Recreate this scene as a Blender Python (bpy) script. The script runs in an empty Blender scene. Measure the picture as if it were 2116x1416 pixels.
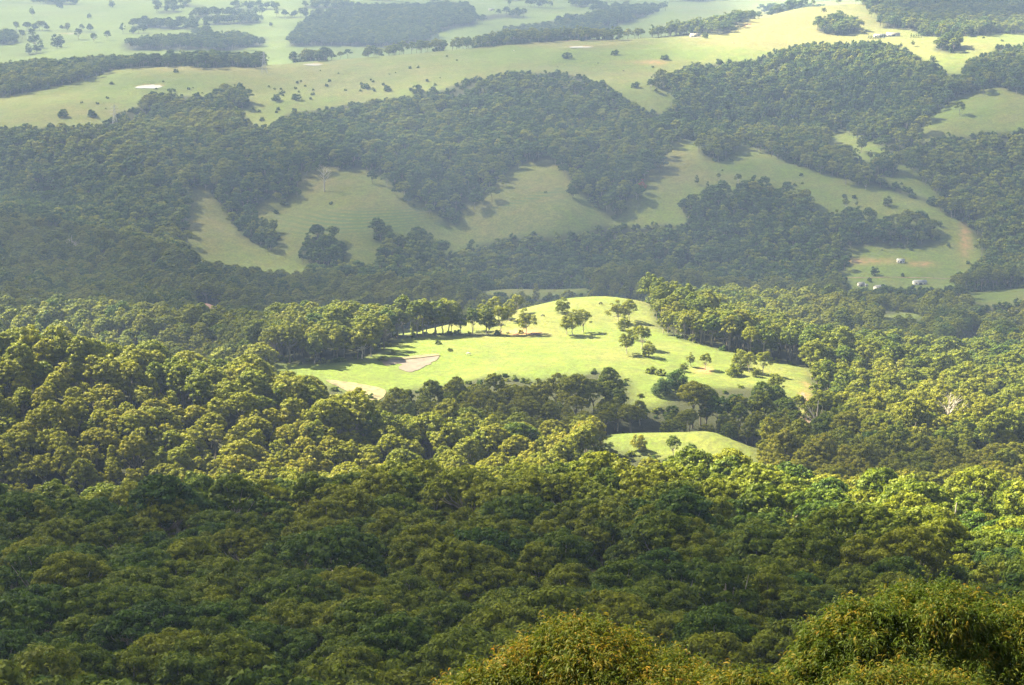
import bpy, math
import numpy as np
from mathutils import Vector

# ------------------------------------------------------------------ camera
scene = bpy.context.scene
R = math.radians
PITCH = R(12.7)
F = 4115.0                      # focal length in photo pixels (photo 2116 px wide)
CAMZ = 480.0
cam_d = bpy.data.cameras.new("camera")
cam_d.sensor_width = 36.0
cam_d.lens = 36.0 * F / 2116.0
cam_d.clip_start = 0.5
cam_d.clip_end = 30000.0
cam = bpy.data.objects.new("camera", cam_d)
scene.collection.objects.link(cam)
cam.location = (0, 0, CAMZ)
cam.rotation_euler = (math.pi / 2 - PITCH, 0, 0)
scene.camera = cam

# ------------------------------------------------------------------ sky, sun, exposure
SUN_EL, SUN_AZ = R(42), R(-57)          # azimuth from +Y (view direction), negative = left
world = bpy.data.worlds.new("World")
scene.world = world
world.use_nodes = True
wn = world.node_tree.nodes
wn.clear()
wo = wn.new("ShaderNodeOutputWorld")
bg = wn.new("ShaderNodeBackground")
sky = wn.new("ShaderNodeTexSky")
sky.sky_type = 'NISHITA'
sky.sun_disc = False
sky.sun_elevation = SUN_EL
sky.sun_rotation = SUN_AZ
sky.altitude = 500
bg.inputs['Strength'].default_value = 0.05
hsv = wn.new("ShaderNodeHueSaturation")          # desaturated as with white cloud; also dims the sky light for deeper shade
hsv.inputs['Saturation'].default_value = 0.55
hsv.inputs['Value'].default_value = 0.6
world.node_tree.links.new(sky.outputs[0], hsv.inputs['Color'])
world.node_tree.links.new(hsv.outputs[0], bg.inputs[0])
world.node_tree.links.new(bg.outputs[0], wo.inputs[0])
sun_d = bpy.data.lights.new("sun", 'SUN')
sun_d.energy = 5.0
sun_d.angle = R(0.5)
sun_d.color = (1.0, 0.87, 0.58)
sun = bpy.data.objects.new("sun", sun_d)
scene.collection.objects.link(sun)
TOSUN = Vector((math.sin(SUN_AZ) * math.cos(SUN_EL), math.cos(SUN_AZ) * math.cos(SUN_EL), math.sin(SUN_EL)))
sun.rotation_euler = TOSUN.to_track_quat('Z', 'Y').to_euler()
scene.view_settings.view_transform = 'Standard'
scene.view_settings.look = 'None'
scene.view_settings.gamma = 1.0
scene.view_settings.exposure = 3.05
cy = scene.cycles
cy.max_bounces = 5
cy.diffuse_bounces = 2
cy.glossy_bounces = 1
cy.transmission_bounces = 3
cy.transparent_max_bounces = 16
cy.volume_bounces = 0
cy.use_denoising = True
cy.denoiser = "OPENIMAGEDENOISE"
cy.denoising_input_passes = "RGB_ALBEDO_NORMAL"
cy.denoising_prefilter = "NONE"
cy.use_adaptive_sampling = True
cy.adaptive_threshold = 0.02

# ------------------------------------------------------------------ helpers
rng = np.random.default_rng(7)
cp, sp = math.cos(PITCH), math.sin(PITCH)


def P(px, py, D, h=0.0):
    """the world point seen at photo pixel (px, py) at forward distance D, lowered by h"""
    u, v = (px - 1058) / F, (708 - py) / F
    dy, dz = cp + v * sp, -sp + v * cp
    return (u * D / dy, D, CAMZ + dz * D / dy - h)


def proj(x, y, z):
    """world -> photo pixels"""
    zz = z - CAMZ
    f = y * cp - zz * sp
    up = y * sp + zz * cp
    return 1058 + F * x / f, 708 - F * up / f


def inpoly(poly, x, y):
    poly = np.asarray(poly, float)
    x = np.asarray(x, float); y = np.asarray(y, float)
    r = np.zeros(x.shape, bool)
    n = len(poly)
    for i in range(n):
        x0, y0 = poly[i]; x1, y1 = poly[(i + 1) % n]
        if y0 == y1:
            continue
        c = ((y0 > y) != (y1 > y)) & (x < (x1 - x0) * (y - y0) / (y1 - y0) + x0)
        r ^= c
    return r


def vnoise(x, y, s, seed=0):
    """smooth value noise, -1..1, feature size s"""
    x = x / s; y = y / s
    xi = np.floor(x).astype(np.int64); yi = np.floor(y).astype(np.int64)
    fx = x - xi; fy = y - yi
    fx = fx * fx * (3 - 2 * fx); fy = fy * fy * (3 - 2 * fy)

    def h(a, b):
        n = (a * 374761393 + b * 668265263 + seed * 974634777) & 0x7fffffff
        n = ((n ^ (n >> 13)) * 1274126177) & 0x7fffffff
        n = (n ^ (n >> 16)) & 0xffff
        return n / 32767.5 - 1
    return (h(xi, yi) * (1 - fx) + h(xi + 1, yi) * fx) * (1 - fy) + (h(xi, yi + 1) * (1 - fx) + h(xi + 1, yi + 1) * fx) * fy


# ------------------------------------------------------------------ terrain
# (photo x, photo y, distance, canopy height above the ground there)
CTRL = [
    # front wood
    (-300, 1400, 350, 23), (0, 1400, 350, 23), (500, 1400, 345, 23), (1058, 1400, 340, 23), (1600, 1400, 335, 23), (2116, 1400, 330, 23), (2400, 1400, 330, 23),
    (-300, 1250, 455, 23), (0, 1250, 450, 23), (500, 1250, 450, 23), (1058, 1250, 440, 23), (1600, 1250, 430, 23), (2116, 1250, 420, 23), (2400, 1250, 420, 23),
    (0, 1120, 585, 23), (600, 1120, 585, 23), (1058, 1120, 580, 23), (1600, 1120, 550, 23), (2116, 1120, 530, 23), (2400, 1120, 530, 23),
    (-300, 1040, 700, 23), (0, 1040, 700, 23), (300, 1025, 735, 23), (500, 1000, 790, 23), (700, 965, 850, 23), (1058, 945, 880, 25), (1250, 948, 860, 23), (1400, 953, 850, 22), (1550, 975, 810, 22), (1400, 1000, 900, 0), (1700, 1000, 730, 23), (2116, 1050, 640, 23), (2400, 1060, 640, 23),
    # hollow and left ridge
    (-300, 1015, 850, 23), (0, 1020, 850, 23), (200, 1020, 850, 23), (380, 990, 850, 23),
    (0, 850, 905, 23), (200, 890, 890, 23), (400, 880, 905, 23), (600, 890, 915, 23), (800, 915, 930, 23),
    (-300, 690, 1000, 23), (0, 690, 1000, 23), (200, 705, 1000, 23), (400, 745, 1000, 23), (540, 760, 1000, 23), (700, 812, 985, 23), (900, 872, 960, 23), (1050, 925, 930, 23),
    # lit ridge behind the left ridge
    (50, 655, 1300, 20), (300, 655, 1300, 20), (450, 720, 1230, 20),
    (-300, 640, 1300, 20),
    # knoll
    (560, 765, 1198, 0), (640, 775, 1180, 0), (720, 800, 1157, 0), (860, 800, 1163, 0), (760, 742, 1221, 0), (850, 752, 1215, 0), (1000, 780, 1175, 0), (1200, 775, 1175, 0),
    (900, 692, 1319, 0), (1060, 690, 1325, 0), (1000, 725, 1250, 0), (1200, 720, 1261, 0), (1200, 690, 1325, 0),
    (1250, 655, 1377, 0), (1150, 640, 1400, 0), (1250, 612, 1440, 0), (1330, 625, 1434, 0), (1120, 660, 1365, 0),
    (1360, 695, 1319, 0), (1450, 715, 1290, 0), (1540, 740, 1261, 0), (1650, 758, 1244, 0), (1350, 750, 1221, 0), (1400, 765, 1209, 0), (1500, 780, 1198, 0), (1650, 800, 1175, 0),
    (1330, 810, 1146, 0), (1665, 870, 1117, 0),
    (560, 748, 1209, 0), (700, 745, 1221, 0),
    # wood before the knoll, lower paddock
    (800, 870, 1020, 22), (1000, 860, 1010, 22), (1150, 860, 1000, 22), (1400, 835, 1010, 26), (1550, 872, 985, 25),
    (1260, 898, 985, 0), (1400, 894, 990, 0), (1400, 930, 958, 0), (1570, 928, 960, 0), (1500, 903, 982, 0), (1540, 950, 944, 0), (1440, 950, 944, 0),
    (1620, 980, 880, 20), (1800, 960, 880, 20), (2000, 970, 860, 20), (2116, 980, 850, 20), (2400, 980, 850, 20),
    (1850, 860, 1010, 22), (2050, 850, 1020, 22), (1800, 760, 1180, 22), (2050, 780, 1160, 22), (2400, 800, 1160, 22),
    # right hand wood, valley
    (1350, 610, 1650, 22), (1450, 620, 1600, 22), (1700, 680, 1430, 22), (1550, 660, 1470, 22), (1900, 690, 1500, 22), (1960, 745, 1480, 0), (2020, 710, 1560, 0), (1450, 590, 1780, 22), (1650, 620, 1700, 22),
    (1850, 655, 1720, 0), (1900, 650, 1750, 0), (2050, 610, 1980, 0), (2116, 602, 2000, 0), (2000, 650, 1800, 22), (2116, 700, 1650, 22), (1780, 610, 1850, 22), (2400, 650, 1800, 10),
    (1180, 600, 2020, 0), (1050, 600, 2020, 0), (1300, 590, 2000, 0),
    # valley floor left
    (700, 690, 1500, 18), (560, 650, 1600, 18), (0, 600, 1650, 18), (300, 600, 1700, 18), (600, 610, 1900, 18), (800, 610, 1950, 18), (-300, 600, 1650, 18), (450, 680, 1500, 18),
    # left spur
    (0, 425, 2100, 18), (150, 460, 2080, 18), (300, 500, 2060, 18), (420, 545, 2030, 18), (0, 500, 1950, 18), (-300, 400, 2100, 18),
    # big slope
    (430, 540, 2212, 0), (600, 570, 2180, 0), (800, 580, 2170, 0), (1000, 580, 2200, 15), (1300, 580, 2200, 15), (1600, 575, 2160, 15), (1760, 590, 2130, 0), (1850, 595, 2110, 0), (1950, 595, 2090, 0), (1860, 545, 2200, 0), (2020, 560, 2180, 0),
    (430, 470, 2321, 0), (415, 395, 2450, 0), (480, 440, 2386, 10), (560, 440, 2413, 0), (600, 415, 2428, 10), (640, 345, 2544, 0), (720, 400, 2441, 0), (720, 480, 2305, 0), (850, 430, 2388, 0), (930, 450, 2369, 10),
    (1060, 420, 2406, 0), (1120, 340, 2553, 0), (1180, 440, 2371, 0), (1265, 440, 2386, 10), (1330, 410, 2423, 0), (1400, 300, 2633, 0), (1480, 440, 2371, 0), (1550, 520, 2240, 15),
    (1520, 300, 2640, 0), (1600, 340, 2540, 0), (1750, 370, 2470, 0), (1930, 425, 2370, 0), (2000, 490, 2290, 0), (1700, 450, 2370, 0), (1850, 480, 2300, 0),
    (200, 400, 2410, 15), (0, 400, 2410, 15), (0, 300, 2595, 15), (300, 300, 2595, 15), (-300, 300, 2595, 15), (850, 330, 2536, 15), (600, 300, 2595, 15), (1000, 290, 2615, 15), (1250, 330, 2536, 15),
    # upper slope, plateau
    (0, 240, 2830, 0), (200, 235, 2830, 0), (500, 245, 2810, 5), (800, 215, 2860, 5), (1060, 190, 2880, 12), (1300, 215, 2850, 0), (1340, 190, 2900, 0),
    (0, 203, 2980, 0), (150, 190, 3000, 0), (300, 182, 3000, 0), (600, 175, 3020, 0), (900, 140, 3080, 0), (1200, 130, 3090, 0),
    (250, 147, 3150, 0), (450, 137, 3200, 0), (540, 140, 3200, 0), (640, 131, 3220, 0), (760, 118, 3260, 0), (900, 104, 3300, 0), (1060, 91, 3330, 0), (1200, 84, 3360, 0), (1450, 75, 3400, 0),
    (1600, 90, 3250, 0), (1500, 120, 3120, 0),
    (1550, 40, 3600, 0), (1700, 12, 3800, 0), (1620, 60, 3450, 0), (1800, 40, 3600, 0), (1750, 78, 3350, 0), (1850, 76, 3350, 0), (2050, 72, 3350, 0), (2116, 72, 3350, 0),
    (1900, 20, 3700, 15), (2116, 10, 3700, 15), (2400, 0, 3700, 15),
    # right amphitheatre
    (1500, 165, 2980, 15), (1700, 110, 3080, 15), (1850, 130, 3050, 10), (1950, 110, 3080, 0), (2060, 120, 3020, 5), (1650, 200, 2900, 15), (1850, 230, 2800, 15), (1500, 250, 2790, 15), (1700, 290, 2650, 15),
    (1960, 160, 2880, 10), (1930, 265, 2680, 0), (2050, 230, 2720, 0), (2116, 210, 2750, 0), (2050, 300, 2600, 15), (2000, 400, 2420, 15), (2116, 400, 2400, 15), (2100, 540, 2150, 15), (2400, 400, 2400, 15),
    (1800, 330, 2560, 0), (1900, 370, 2480, 0), (1850, 330, 2570, 0),
    # far fields
    (0, 150, 4000, 0), (100, 120, 4100, 0), (300, 100, 4200, 0), (570, 105, 4200, 0), (0, 60, 4900, 0), (300, 40, 5200, 0), (200, 0, 5900, 0), (450, 0, 5700, 0), (500, 60, 4900, 0), (620, 75, 4700, 0),
    (900, 50, 4900, 0), (900, 0, 5900, 0), (1200, 30, 5200, 0), (1400, 30, 5000, 0), (1450, 0, 5900, 0), (1300, 60, 4700, 0), (-300, 40, 5000, 0), (2400, 40, 5000, 0),
]
_pts = [P(*c) for c in CTRL]
# ground outside the picture: below the lookout, behind it, beyond and beside the view
for x in (-900, -400, 0, 400, 900):
    _pts += [(x, -60, CAMZ + 2), (x, 200, CAMZ - 128)]
_pts += [(0, 0, CAMZ - 2.0), (0, 12, CAMZ - 7), (0, 38, CAMZ - 22), (-40, 38, CAMZ - 22), (40, 38, CAMZ - 22), (0, 100, CAMZ - 66), (-150, 100, CAMZ - 66), (150, 100, CAMZ - 66)]
_pts += [(0, 1050, 190), (-260, 1110, 165), (-400, 1130, 160), (1100, 1000, 230), (-1100, 1000, 250), (-1200, 2000, 60), (1300, 1900, 90), (-1500, 3000, 180), (1500, 3000, 220)]
_pts += [(0, 3650, 185), (-400, 3550, 175), (300, 3750, 195), (-2500, 4500, 200), (2500, 4500, 260), (-2500, 8000, 230), (0, 8000, 200), (2500, 8000, 260), (0, 6800, 195)]
_pts += [(0, 1800, 55), (-150, 1720, 60), (150, 1850, 55)]
_pts = np.array(_pts)


def _k(d2):
    return 0.5 * d2 * np.log(d2 + 1e-9)


_S = 1000.0
_A = _pts[:, :2] / _S
_n = len(_A)
_d2 = ((_A[:, None] - _A[None]) ** 2).sum(-1)
_M = np.zeros((_n + 3, _n + 3))
_lam = np.where(_pts[:, 1] < 300, 2e-5, 4e-5)
_M[:_n, :_n] = _k(_d2) + np.diag(_lam)
_M[:_n, _n] = 1; _M[:_n, _n + 1:] = _A
_M[_n, :_n] = 1; _M[_n + 1:, :_n] = _A.T
_W = np.linalg.solve(_M, np.concatenate([_pts[:, 2], np.zeros(3)]))


def height(x, y):
    x = np.atleast_1d(np.asarray(x, float)); y = np.atleast_1d(np.asarray(y, float))
    sh = x.shape
    x = x.ravel(); y = y.ravel()
    out = np.empty(len(x))
    for i in range(0, len(x), 20000):
        a = np.stack([x[i:i + 20000], y[i:i + 20000]], 1) / _S
        d2 = (a[:, None, 0] - _A[None, :, 0]) ** 2 + (a[:, None, 1] - _A[None, :, 1]) ** 2
        out[i:i + 20000] = _k(d2) @ _W[:_n] + _W[_n] + a @ _W[_n + 1:]
    amp = np.clip((y - 250) / 600, 0, 1)
    far = np.clip((y - 2000) / 1000, 0, 1)
    out += amp * (0.9 * vnoise(x, y, 37, 1) + 0.35 * vnoise(x, y, 14, 2)) + far * (3.0 * vnoise(x, y, 110, 3) + 1.3 * vnoise(x, y, 38, 4))
    out += np.clip((y - 3900) / 500, 0, 1) * 8.0 * vnoise(x, y, 420, 5)
    return out.reshape(sh)


# grid of the ground sheet (also a fast lookup)
GX = np.unique(np.round(np.concatenate([np.arange(-3200, -1000, 60), np.arange(-1000, 1000, 6), np.arange(1000, 3201, 60)]), 3))
GY = np.unique(np.round(np.concatenate([np.arange(-80, 300, 12), np.arange(300, 1700, 6), np.arange(1700, 3900, 9), np.arange(3900, 9001, 30)]), 3))
GXX, GYY = np.meshgrid(GX, GY)
GZ = height(GXX, GYY)


def ground(x, y):
    x = np.asarray(x, float); y = np.asarray(y, float)
    i = np.clip(np.searchsorted(GX, x) - 1, 0, len(GX) - 2)
    j = np.clip(np.searchsorted(GY, y) - 1, 0, len(GY) - 2)
    fx = (x - GX[i]) / (GX[i + 1] - GX[i]); fy = (y - GY[j]) / (GY[j + 1] - GY[j])
    return (GZ[j, i] * (1 - fx) + GZ[j, i + 1] * fx) * (1 - fy) + (GZ[j + 1, i] * (1 - fx) + GZ[j + 1, i + 1] * fx) * fy


def at(px, py, dmin=300.0, dmax=7000.0):
    """first ground point met by the photo ray beyond dmin"""
    Ds = np.arange(dmin, dmax, 2.0)
    u, v = (px - 1058) / F, (708 - py) / F
    dy, dz = cp + v * sp, -sp + v * cp
    z = CAMZ + dz * Ds / dy
    g = ground(u * Ds / dy, Ds)
    k = np.argmax(z <= g)
    if z[k] > g[k]:
        k = len(Ds) - 1
    D = Ds[k]
    return np.array([u * D / dy, D, float(ground(u * D / dy, D))])


# ------------------------------------------------------------------ land cover, outlines of open ground
GRASS = [
    ([(520, 752), (600, 754), (740, 744), (795, 737), (800, 703), (830, 697), (900, 693), (1000, 694), (1060, 692), (1085, 672), (1105, 635), (1150, 612), (1250, 605), (1335, 622), (1350, 660), (1375, 690), (1450, 712), (1530, 735), (1590, 745), (1662, 757), (1690, 800), (1690, 880), (1655, 880), (1640, 830), (1600, 800), (1500, 805), (1420, 800), (1345, 850), (1300, 840), (1300, 790), (1250, 770), (1180, 775), (1100, 785), (1040, 775), (960, 788), (900, 800), (830, 806), (800, 822), (760, 828), (680, 797), (600, 778)], 1000, 1750),
    ([(1240, 893), (1300, 891), (1400, 893), (1500, 903), (1575, 923), (1580, 940), (1540, 955), (1440, 955), (1380, 935), (1270, 918)], 850, 1060),
    ([(385, 388), (430, 392), (465, 435), (500, 490), (545, 470), (600, 410), (640, 335), (700, 350), (760, 345), (830, 395), (900, 440), (940, 470), (960, 440), (1010, 390), (1080, 335), (1130, 330), (1170, 350), (1200, 400), (1260, 450), (1280, 455), (1285, 430), (1330, 370), (1370, 300), (1400, 290), (1440, 295), (1450, 320), (1500, 290), (1540, 302), (1600, 322), (1700, 358), (1800, 383), (1900, 412), (1940, 432), (2000, 470), (2035, 520), (2010, 575), (1985, 605), (1850, 605), (1760, 595), (1740, 560), (1760, 520), (1700, 440), (1640, 400), (1560, 385), (1500, 405), (1440, 425), (1420, 460), (1300, 470), (1250, 465), (1200, 485), (1100, 485), (1000, 503), (940, 525), (900, 570), (800, 590), (700, 600), (600, 590), (500, 565), (430, 555), (385, 515)], 2050, 2750),
    ([(508, 480), (512, 440), (560, 405), (585, 400), (570, 440), (545, 475)], 2200, 2700),
    ([(-200, 215), (0, 203), (100, 185), (240, 145), (300, 138), (540, 140), (620, 128), (760, 116), (900, 105), (1058, 91), (1200, 84), (1400, 75), (1500, 72), (1550, 35), (1640, 8), (1700, 0), (1790, 10), (1835, 40), (1825, 58), (1880, 60), (1910, 78), (2116, 68), (2300, 65), (2300, 90), (2116, 92), (2060, 100), (2000, 125), (1990, 155), (1960, 155), (1900, 118), (1850, 96), (1800, 86), (1750, 92), (1700, 92), (1620, 100), (1560, 125), (1500, 130), (1440, 135), (1400, 150), (1370, 165), (1400, 205), (1380, 235), (1330, 230), (1280, 195), (1200, 160), (1150, 152), (1058, 152), (980, 165), (920, 185), (850, 200), (760, 212), (700, 222), (600, 232), (560, 262), (520, 265), (500, 240), (420, 200), (340, 200), (270, 225), (230, 250), (200, 262), (130, 264), (60, 267), (-200, 270)], 2680, 3900),
    ([(1710, 250), (1760, 270), (1850, 320), (1900, 350), (1950, 400), (1935, 418), (1850, 385), (1780, 335), (1700, 300)], 2350, 2800),
    ([(1880, 290), (1920, 240), (1980, 200), (2060, 180), (2116, 195), (2300, 200), (2300, 275), (2116, 272), (2050, 277), (1980, 285), (1920, 292)], 2500, 3000),
    ([(1985, 606), (2020, 600), (2116, 598), (2300, 598), (2300, 625), (2116, 628), (2050, 640), (2000, 620)], 1800, 2150),
    ([(1935, 748), (1975, 715), (2000, 700), (2040, 703), (2025, 735), (1990, 756), (1950, 752)], 1400, 1750),
    ([(1825, 650), (1900, 640), (1910, 655), (1830, 668)], 1600, 1850),
    ([(985, 592), (1200, 585), (1235, 607), (1120, 620), (1000, 615)], 1850, 2200),
    ([(790, 650), (940, 630), (1110, 612), (1100, 650), (1085, 668), (1060, 692), (900, 693), (800, 702), (780, 725)], 1330, 1900),
    ([(1230, 893), (1580, 893), (1580, 955), (1440, 962), (1300, 948), (1235, 925)], 868, 1060),
    ([(1745, 580), (1960, 572), (1975, 603), (1745, 605)], 1700, 2250),
    ([(396, 618), (456, 618), (456, 660), (396, 660)], 1450, 1850),
    ([(548, 0), (606, 0), (606, 145), (540, 142)], 3150, 4400),
]
FARWOOD = [
    [(250, 103), (255, 88), (300, 78), (400, 72), (500, 70), (548, 80), (545, 97), (480, 104)],
    [(600, 95), (610, 60), (640, 35), (700, 22), (760, 10), (970, 8), (985, 52), (900, 66), (880, 88), (800, 98)],
    [(1000, 75), (1070, 55), (1150, 42), (1250, 22), (1300, 10), (1370, 10), (1350, 28), (1280, 50), (1240, 70), (1150, 80)],
    [(-50, 95), (-50, 62), (32, 62), (38, 90)],
    [(985, 42), (990, 34), (1060, 26), (1090, 20), (1090, 28), (1010, 44)],
]
CLUMPS = [  # (px, py, rx, ry) woods standing on the grass slopes
    (545, 492, 28, 16), (668, 525, 42, 32), (800, 492, 22, 12), (850, 540, 70, 34), (720, 590, 90, 16), (1480, 440, 70, 30), (1560, 430, 60, 30),
    (1700, 500, 60, 30), (1880, 490, 60, 23), (1480, 308, 32, 26), (1780, 480, 60, 28), (1620, 440, 60, 30),
    (470, 215, 45, 16), (330, 225, 40, 14), (655, 195, 0, 0), (1740, 335, 30, 10), (1830, 355, 24, 10), (1960, 100, 26, 8), (1732, 62, 46, 11), (1370, 178, 20, 8),
]


def cover(x, y, z):
    """True where open grass"""
    px, py = proj(x, y, z)
    j1 = vnoise(x, y, 40, 11) * 14000 / np.maximum(y, 300)
    j2 = vnoise(x, y, 40, 12) * 8000 / np.maximum(y, 300)
    open_ = np.zeros(np.shape(x), bool)
    for poly, d0, d1 in GRASS:
        open_ |= inpoly(poly, px + j1, py + j2) & (y > d0) & (y < d1)
    far = (y > 3900)
    fw = np.zeros(np.shape(x), bool)
    for poly in FARWOOD:
        fw |= inpoly(poly, px + j1 * 2, py + j2)
    fw |= vnoise(x, y, 260, 21) + 0.5 * vnoise(x, y, 90, 22) > 0.93
    fw |= (vnoise(x * 0.33, y, 75, 23) + 0.35 * vnoise(x, y, 60, 24) > 0.80) & (y > 4300)
    open_ = np.where(far, ~fw, open_)
    for cx, cy_, rx, ry in CLUMPS:
        if rx:
            open_ &= ~((((px + j1 - cx) / rx) ** 2 + ((py + j2 - cy_) / ry) ** 2 < 1) & (y > 2000))
    return open_


def in_clump(x, y, z):
    px, py = proj(x, y, z)
    r = np.zeros(np.shape(x), bool)
    for cx, cy_, rx, ry in CLUMPS:
        if rx:
            r |= (((px - cx) / rx) ** 2 + ((py - cy_) / ry) ** 2 < 1) & (y > 2000) & (y < 3900)
    return r


# ------------------------------------------------------------------ materials
def mat(name):
    m = bpy.data.materials.new(name)
    m.use_nodes = True
    return m, m.node_tree.nodes, m.node_tree.links


def flat_mat(name, col, rough=0.8, metal=0.0, noise=0.15, scale=3.0):
    m, n, l = mat(name)
    b = n['Principled BSDF']
    b.inputs['Roughness'].default_value = rough
    b.inputs['Metallic'].default_value = metal
    t = n.new("ShaderNodeTexNoise"); t.inputs['Scale'].default_value = scale; t.inputs['Detail'].default_value = 5
    tc = n.new("ShaderNodeTexCoord")
    l.new(tc.outputs['Object'], t.inputs['Vector'])
    r = n.new("ShaderNodeValToRGB")
    r.color_ramp.elements[0].position = 0.3; r.color_ramp.elements[1].position = 0.7
    r.color_ramp.elements[0].color = [c * (1 - noise) for c in col] + [1]
    r.color_ramp.elements[1].color = [min(1, c * (1 + noise)) for c in col] + [1]
    l.new(t.outputs[0], r.inputs[0]); l.new(r.outputs[0], b.inputs['Base Color'])
    return m


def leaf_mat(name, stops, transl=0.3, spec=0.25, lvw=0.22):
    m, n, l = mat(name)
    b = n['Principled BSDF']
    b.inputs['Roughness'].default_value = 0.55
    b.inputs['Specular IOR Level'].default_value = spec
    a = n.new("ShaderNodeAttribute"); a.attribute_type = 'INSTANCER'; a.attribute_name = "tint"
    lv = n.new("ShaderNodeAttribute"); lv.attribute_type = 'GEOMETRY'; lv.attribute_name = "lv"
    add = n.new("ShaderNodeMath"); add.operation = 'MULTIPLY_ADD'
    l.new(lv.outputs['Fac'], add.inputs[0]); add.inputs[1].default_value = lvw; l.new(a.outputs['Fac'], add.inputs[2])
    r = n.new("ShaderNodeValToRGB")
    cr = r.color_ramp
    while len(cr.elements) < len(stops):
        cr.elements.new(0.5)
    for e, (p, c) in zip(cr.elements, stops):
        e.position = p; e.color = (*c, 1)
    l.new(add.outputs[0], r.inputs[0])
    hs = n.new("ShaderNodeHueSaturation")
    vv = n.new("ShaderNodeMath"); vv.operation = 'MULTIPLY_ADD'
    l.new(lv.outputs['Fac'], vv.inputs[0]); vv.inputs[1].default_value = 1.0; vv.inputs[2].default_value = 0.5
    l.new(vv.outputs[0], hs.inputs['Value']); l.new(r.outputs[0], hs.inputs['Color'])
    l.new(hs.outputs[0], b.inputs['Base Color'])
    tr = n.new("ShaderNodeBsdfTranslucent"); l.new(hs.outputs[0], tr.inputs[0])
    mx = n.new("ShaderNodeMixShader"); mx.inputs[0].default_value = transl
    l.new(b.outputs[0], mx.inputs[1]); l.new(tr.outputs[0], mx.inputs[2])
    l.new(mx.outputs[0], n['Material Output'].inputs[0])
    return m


GUM = [(0.0, (0.020, 0.048, 0.010)), (0.3, (0.052, 0.100, 0.006)), (0.6, (0.145, 0.170, 0.006)), (0.92, (0.195, 0.195, 0.008)), (1.0, (0.24, 0.075, 0.03))]
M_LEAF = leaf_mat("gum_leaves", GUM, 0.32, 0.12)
M_BARK = flat_mat("gum_bark", (0.40, 0.35, 0.29), 0.8, noise=0.4, scale=1.2)
M_BARK2 = flat_mat("dark_bark", (0.17, 0.15, 0.12), 0.85, noise=0.4, scale=1.2)  # darker bark so the farther trunks stand out less
M_WOOD = flat_mat("dead_wood", (0.42, 0.38, 0.33), 0.85, noise=0.25)
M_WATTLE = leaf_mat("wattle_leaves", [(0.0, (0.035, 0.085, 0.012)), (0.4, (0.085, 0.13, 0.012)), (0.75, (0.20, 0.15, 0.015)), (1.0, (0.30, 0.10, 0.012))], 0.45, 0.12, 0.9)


# ------------------------------------------------------------------ mesh building
def new_mesh(name, verts, faces, mats, mat_idx=None, attrs=None, smooth=False):
    """verts (N,3) array; faces (M,k) array or list of such arrays"""
    me = bpy.data.meshes.new(name)
    if not isinstance(faces, list):
        faces = [faces]
    faces = [np.asarray(f, np.int32) for f in faces if len(f)]
    verts = np.asarray(verts, np.float32)
    me.vertices.add(len(verts))
    me.vertices.foreach_set("co", verts.ravel())
    li = np.concatenate([f.ravel() for f in faces])
    tot = np.concatenate([np.full(len(f), f.shape[1], np.int32) for f in faces])
    st = np.concatenate([[0], np.cumsum(tot)[:-1]]).astype(np.int32)
    me.loops.add(len(li)); me.loops.foreach_set("vertex_index", li)
    me.polygons.add(len(tot)); me.polygons.foreach_set("loop_start", st)
    for m in mats:
        me.materials.append(m)
    if mat_idx is not None:
        me.polygons.foreach_set("material_index", np.asarray(mat_idx, np.int32))
    if smooth is not False:
        s = np.full(len(tot), True) if smooth is True else np.asarray(smooth, bool)
        me.polygons.foreach_set("use_smooth", s)
    for k, v in (attrs or {}).items():
        a = me.attributes.new(k, 'FLOAT', 'POINT')
        a.data.foreach_set("value", np.asarray(v, np.float32))
    me.update(calc_edges=True)
    return me


def obj(name, me, parent=None, loc=None):
    o = bpy.data.objects.new(name, me)
    scene.collection.objects.link(o)
    if loc is not None:
        o.location = loc
    if parent is not None:
        o.parent = parent
    return o


def tag(o, label=None, cat=None, group=None, kind=None):
    if label: o['label'] = label
    if cat: o['category'] = cat
    if group: o['group'] = group
    if kind: o['kind'] = kind
    return o


def root(name, loc, label, cat, group=None, rz=0.0, s=1.0):
    o = bpy.data.objects.new(name, None)
    scene.collection.objects.link(o)
    o.location = loc; o.rotation_euler = (0, 0, rz); o.scale = (s, s, s)
    o.empty_display_size = 1
    return tag(o, label, cat, group)


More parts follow.
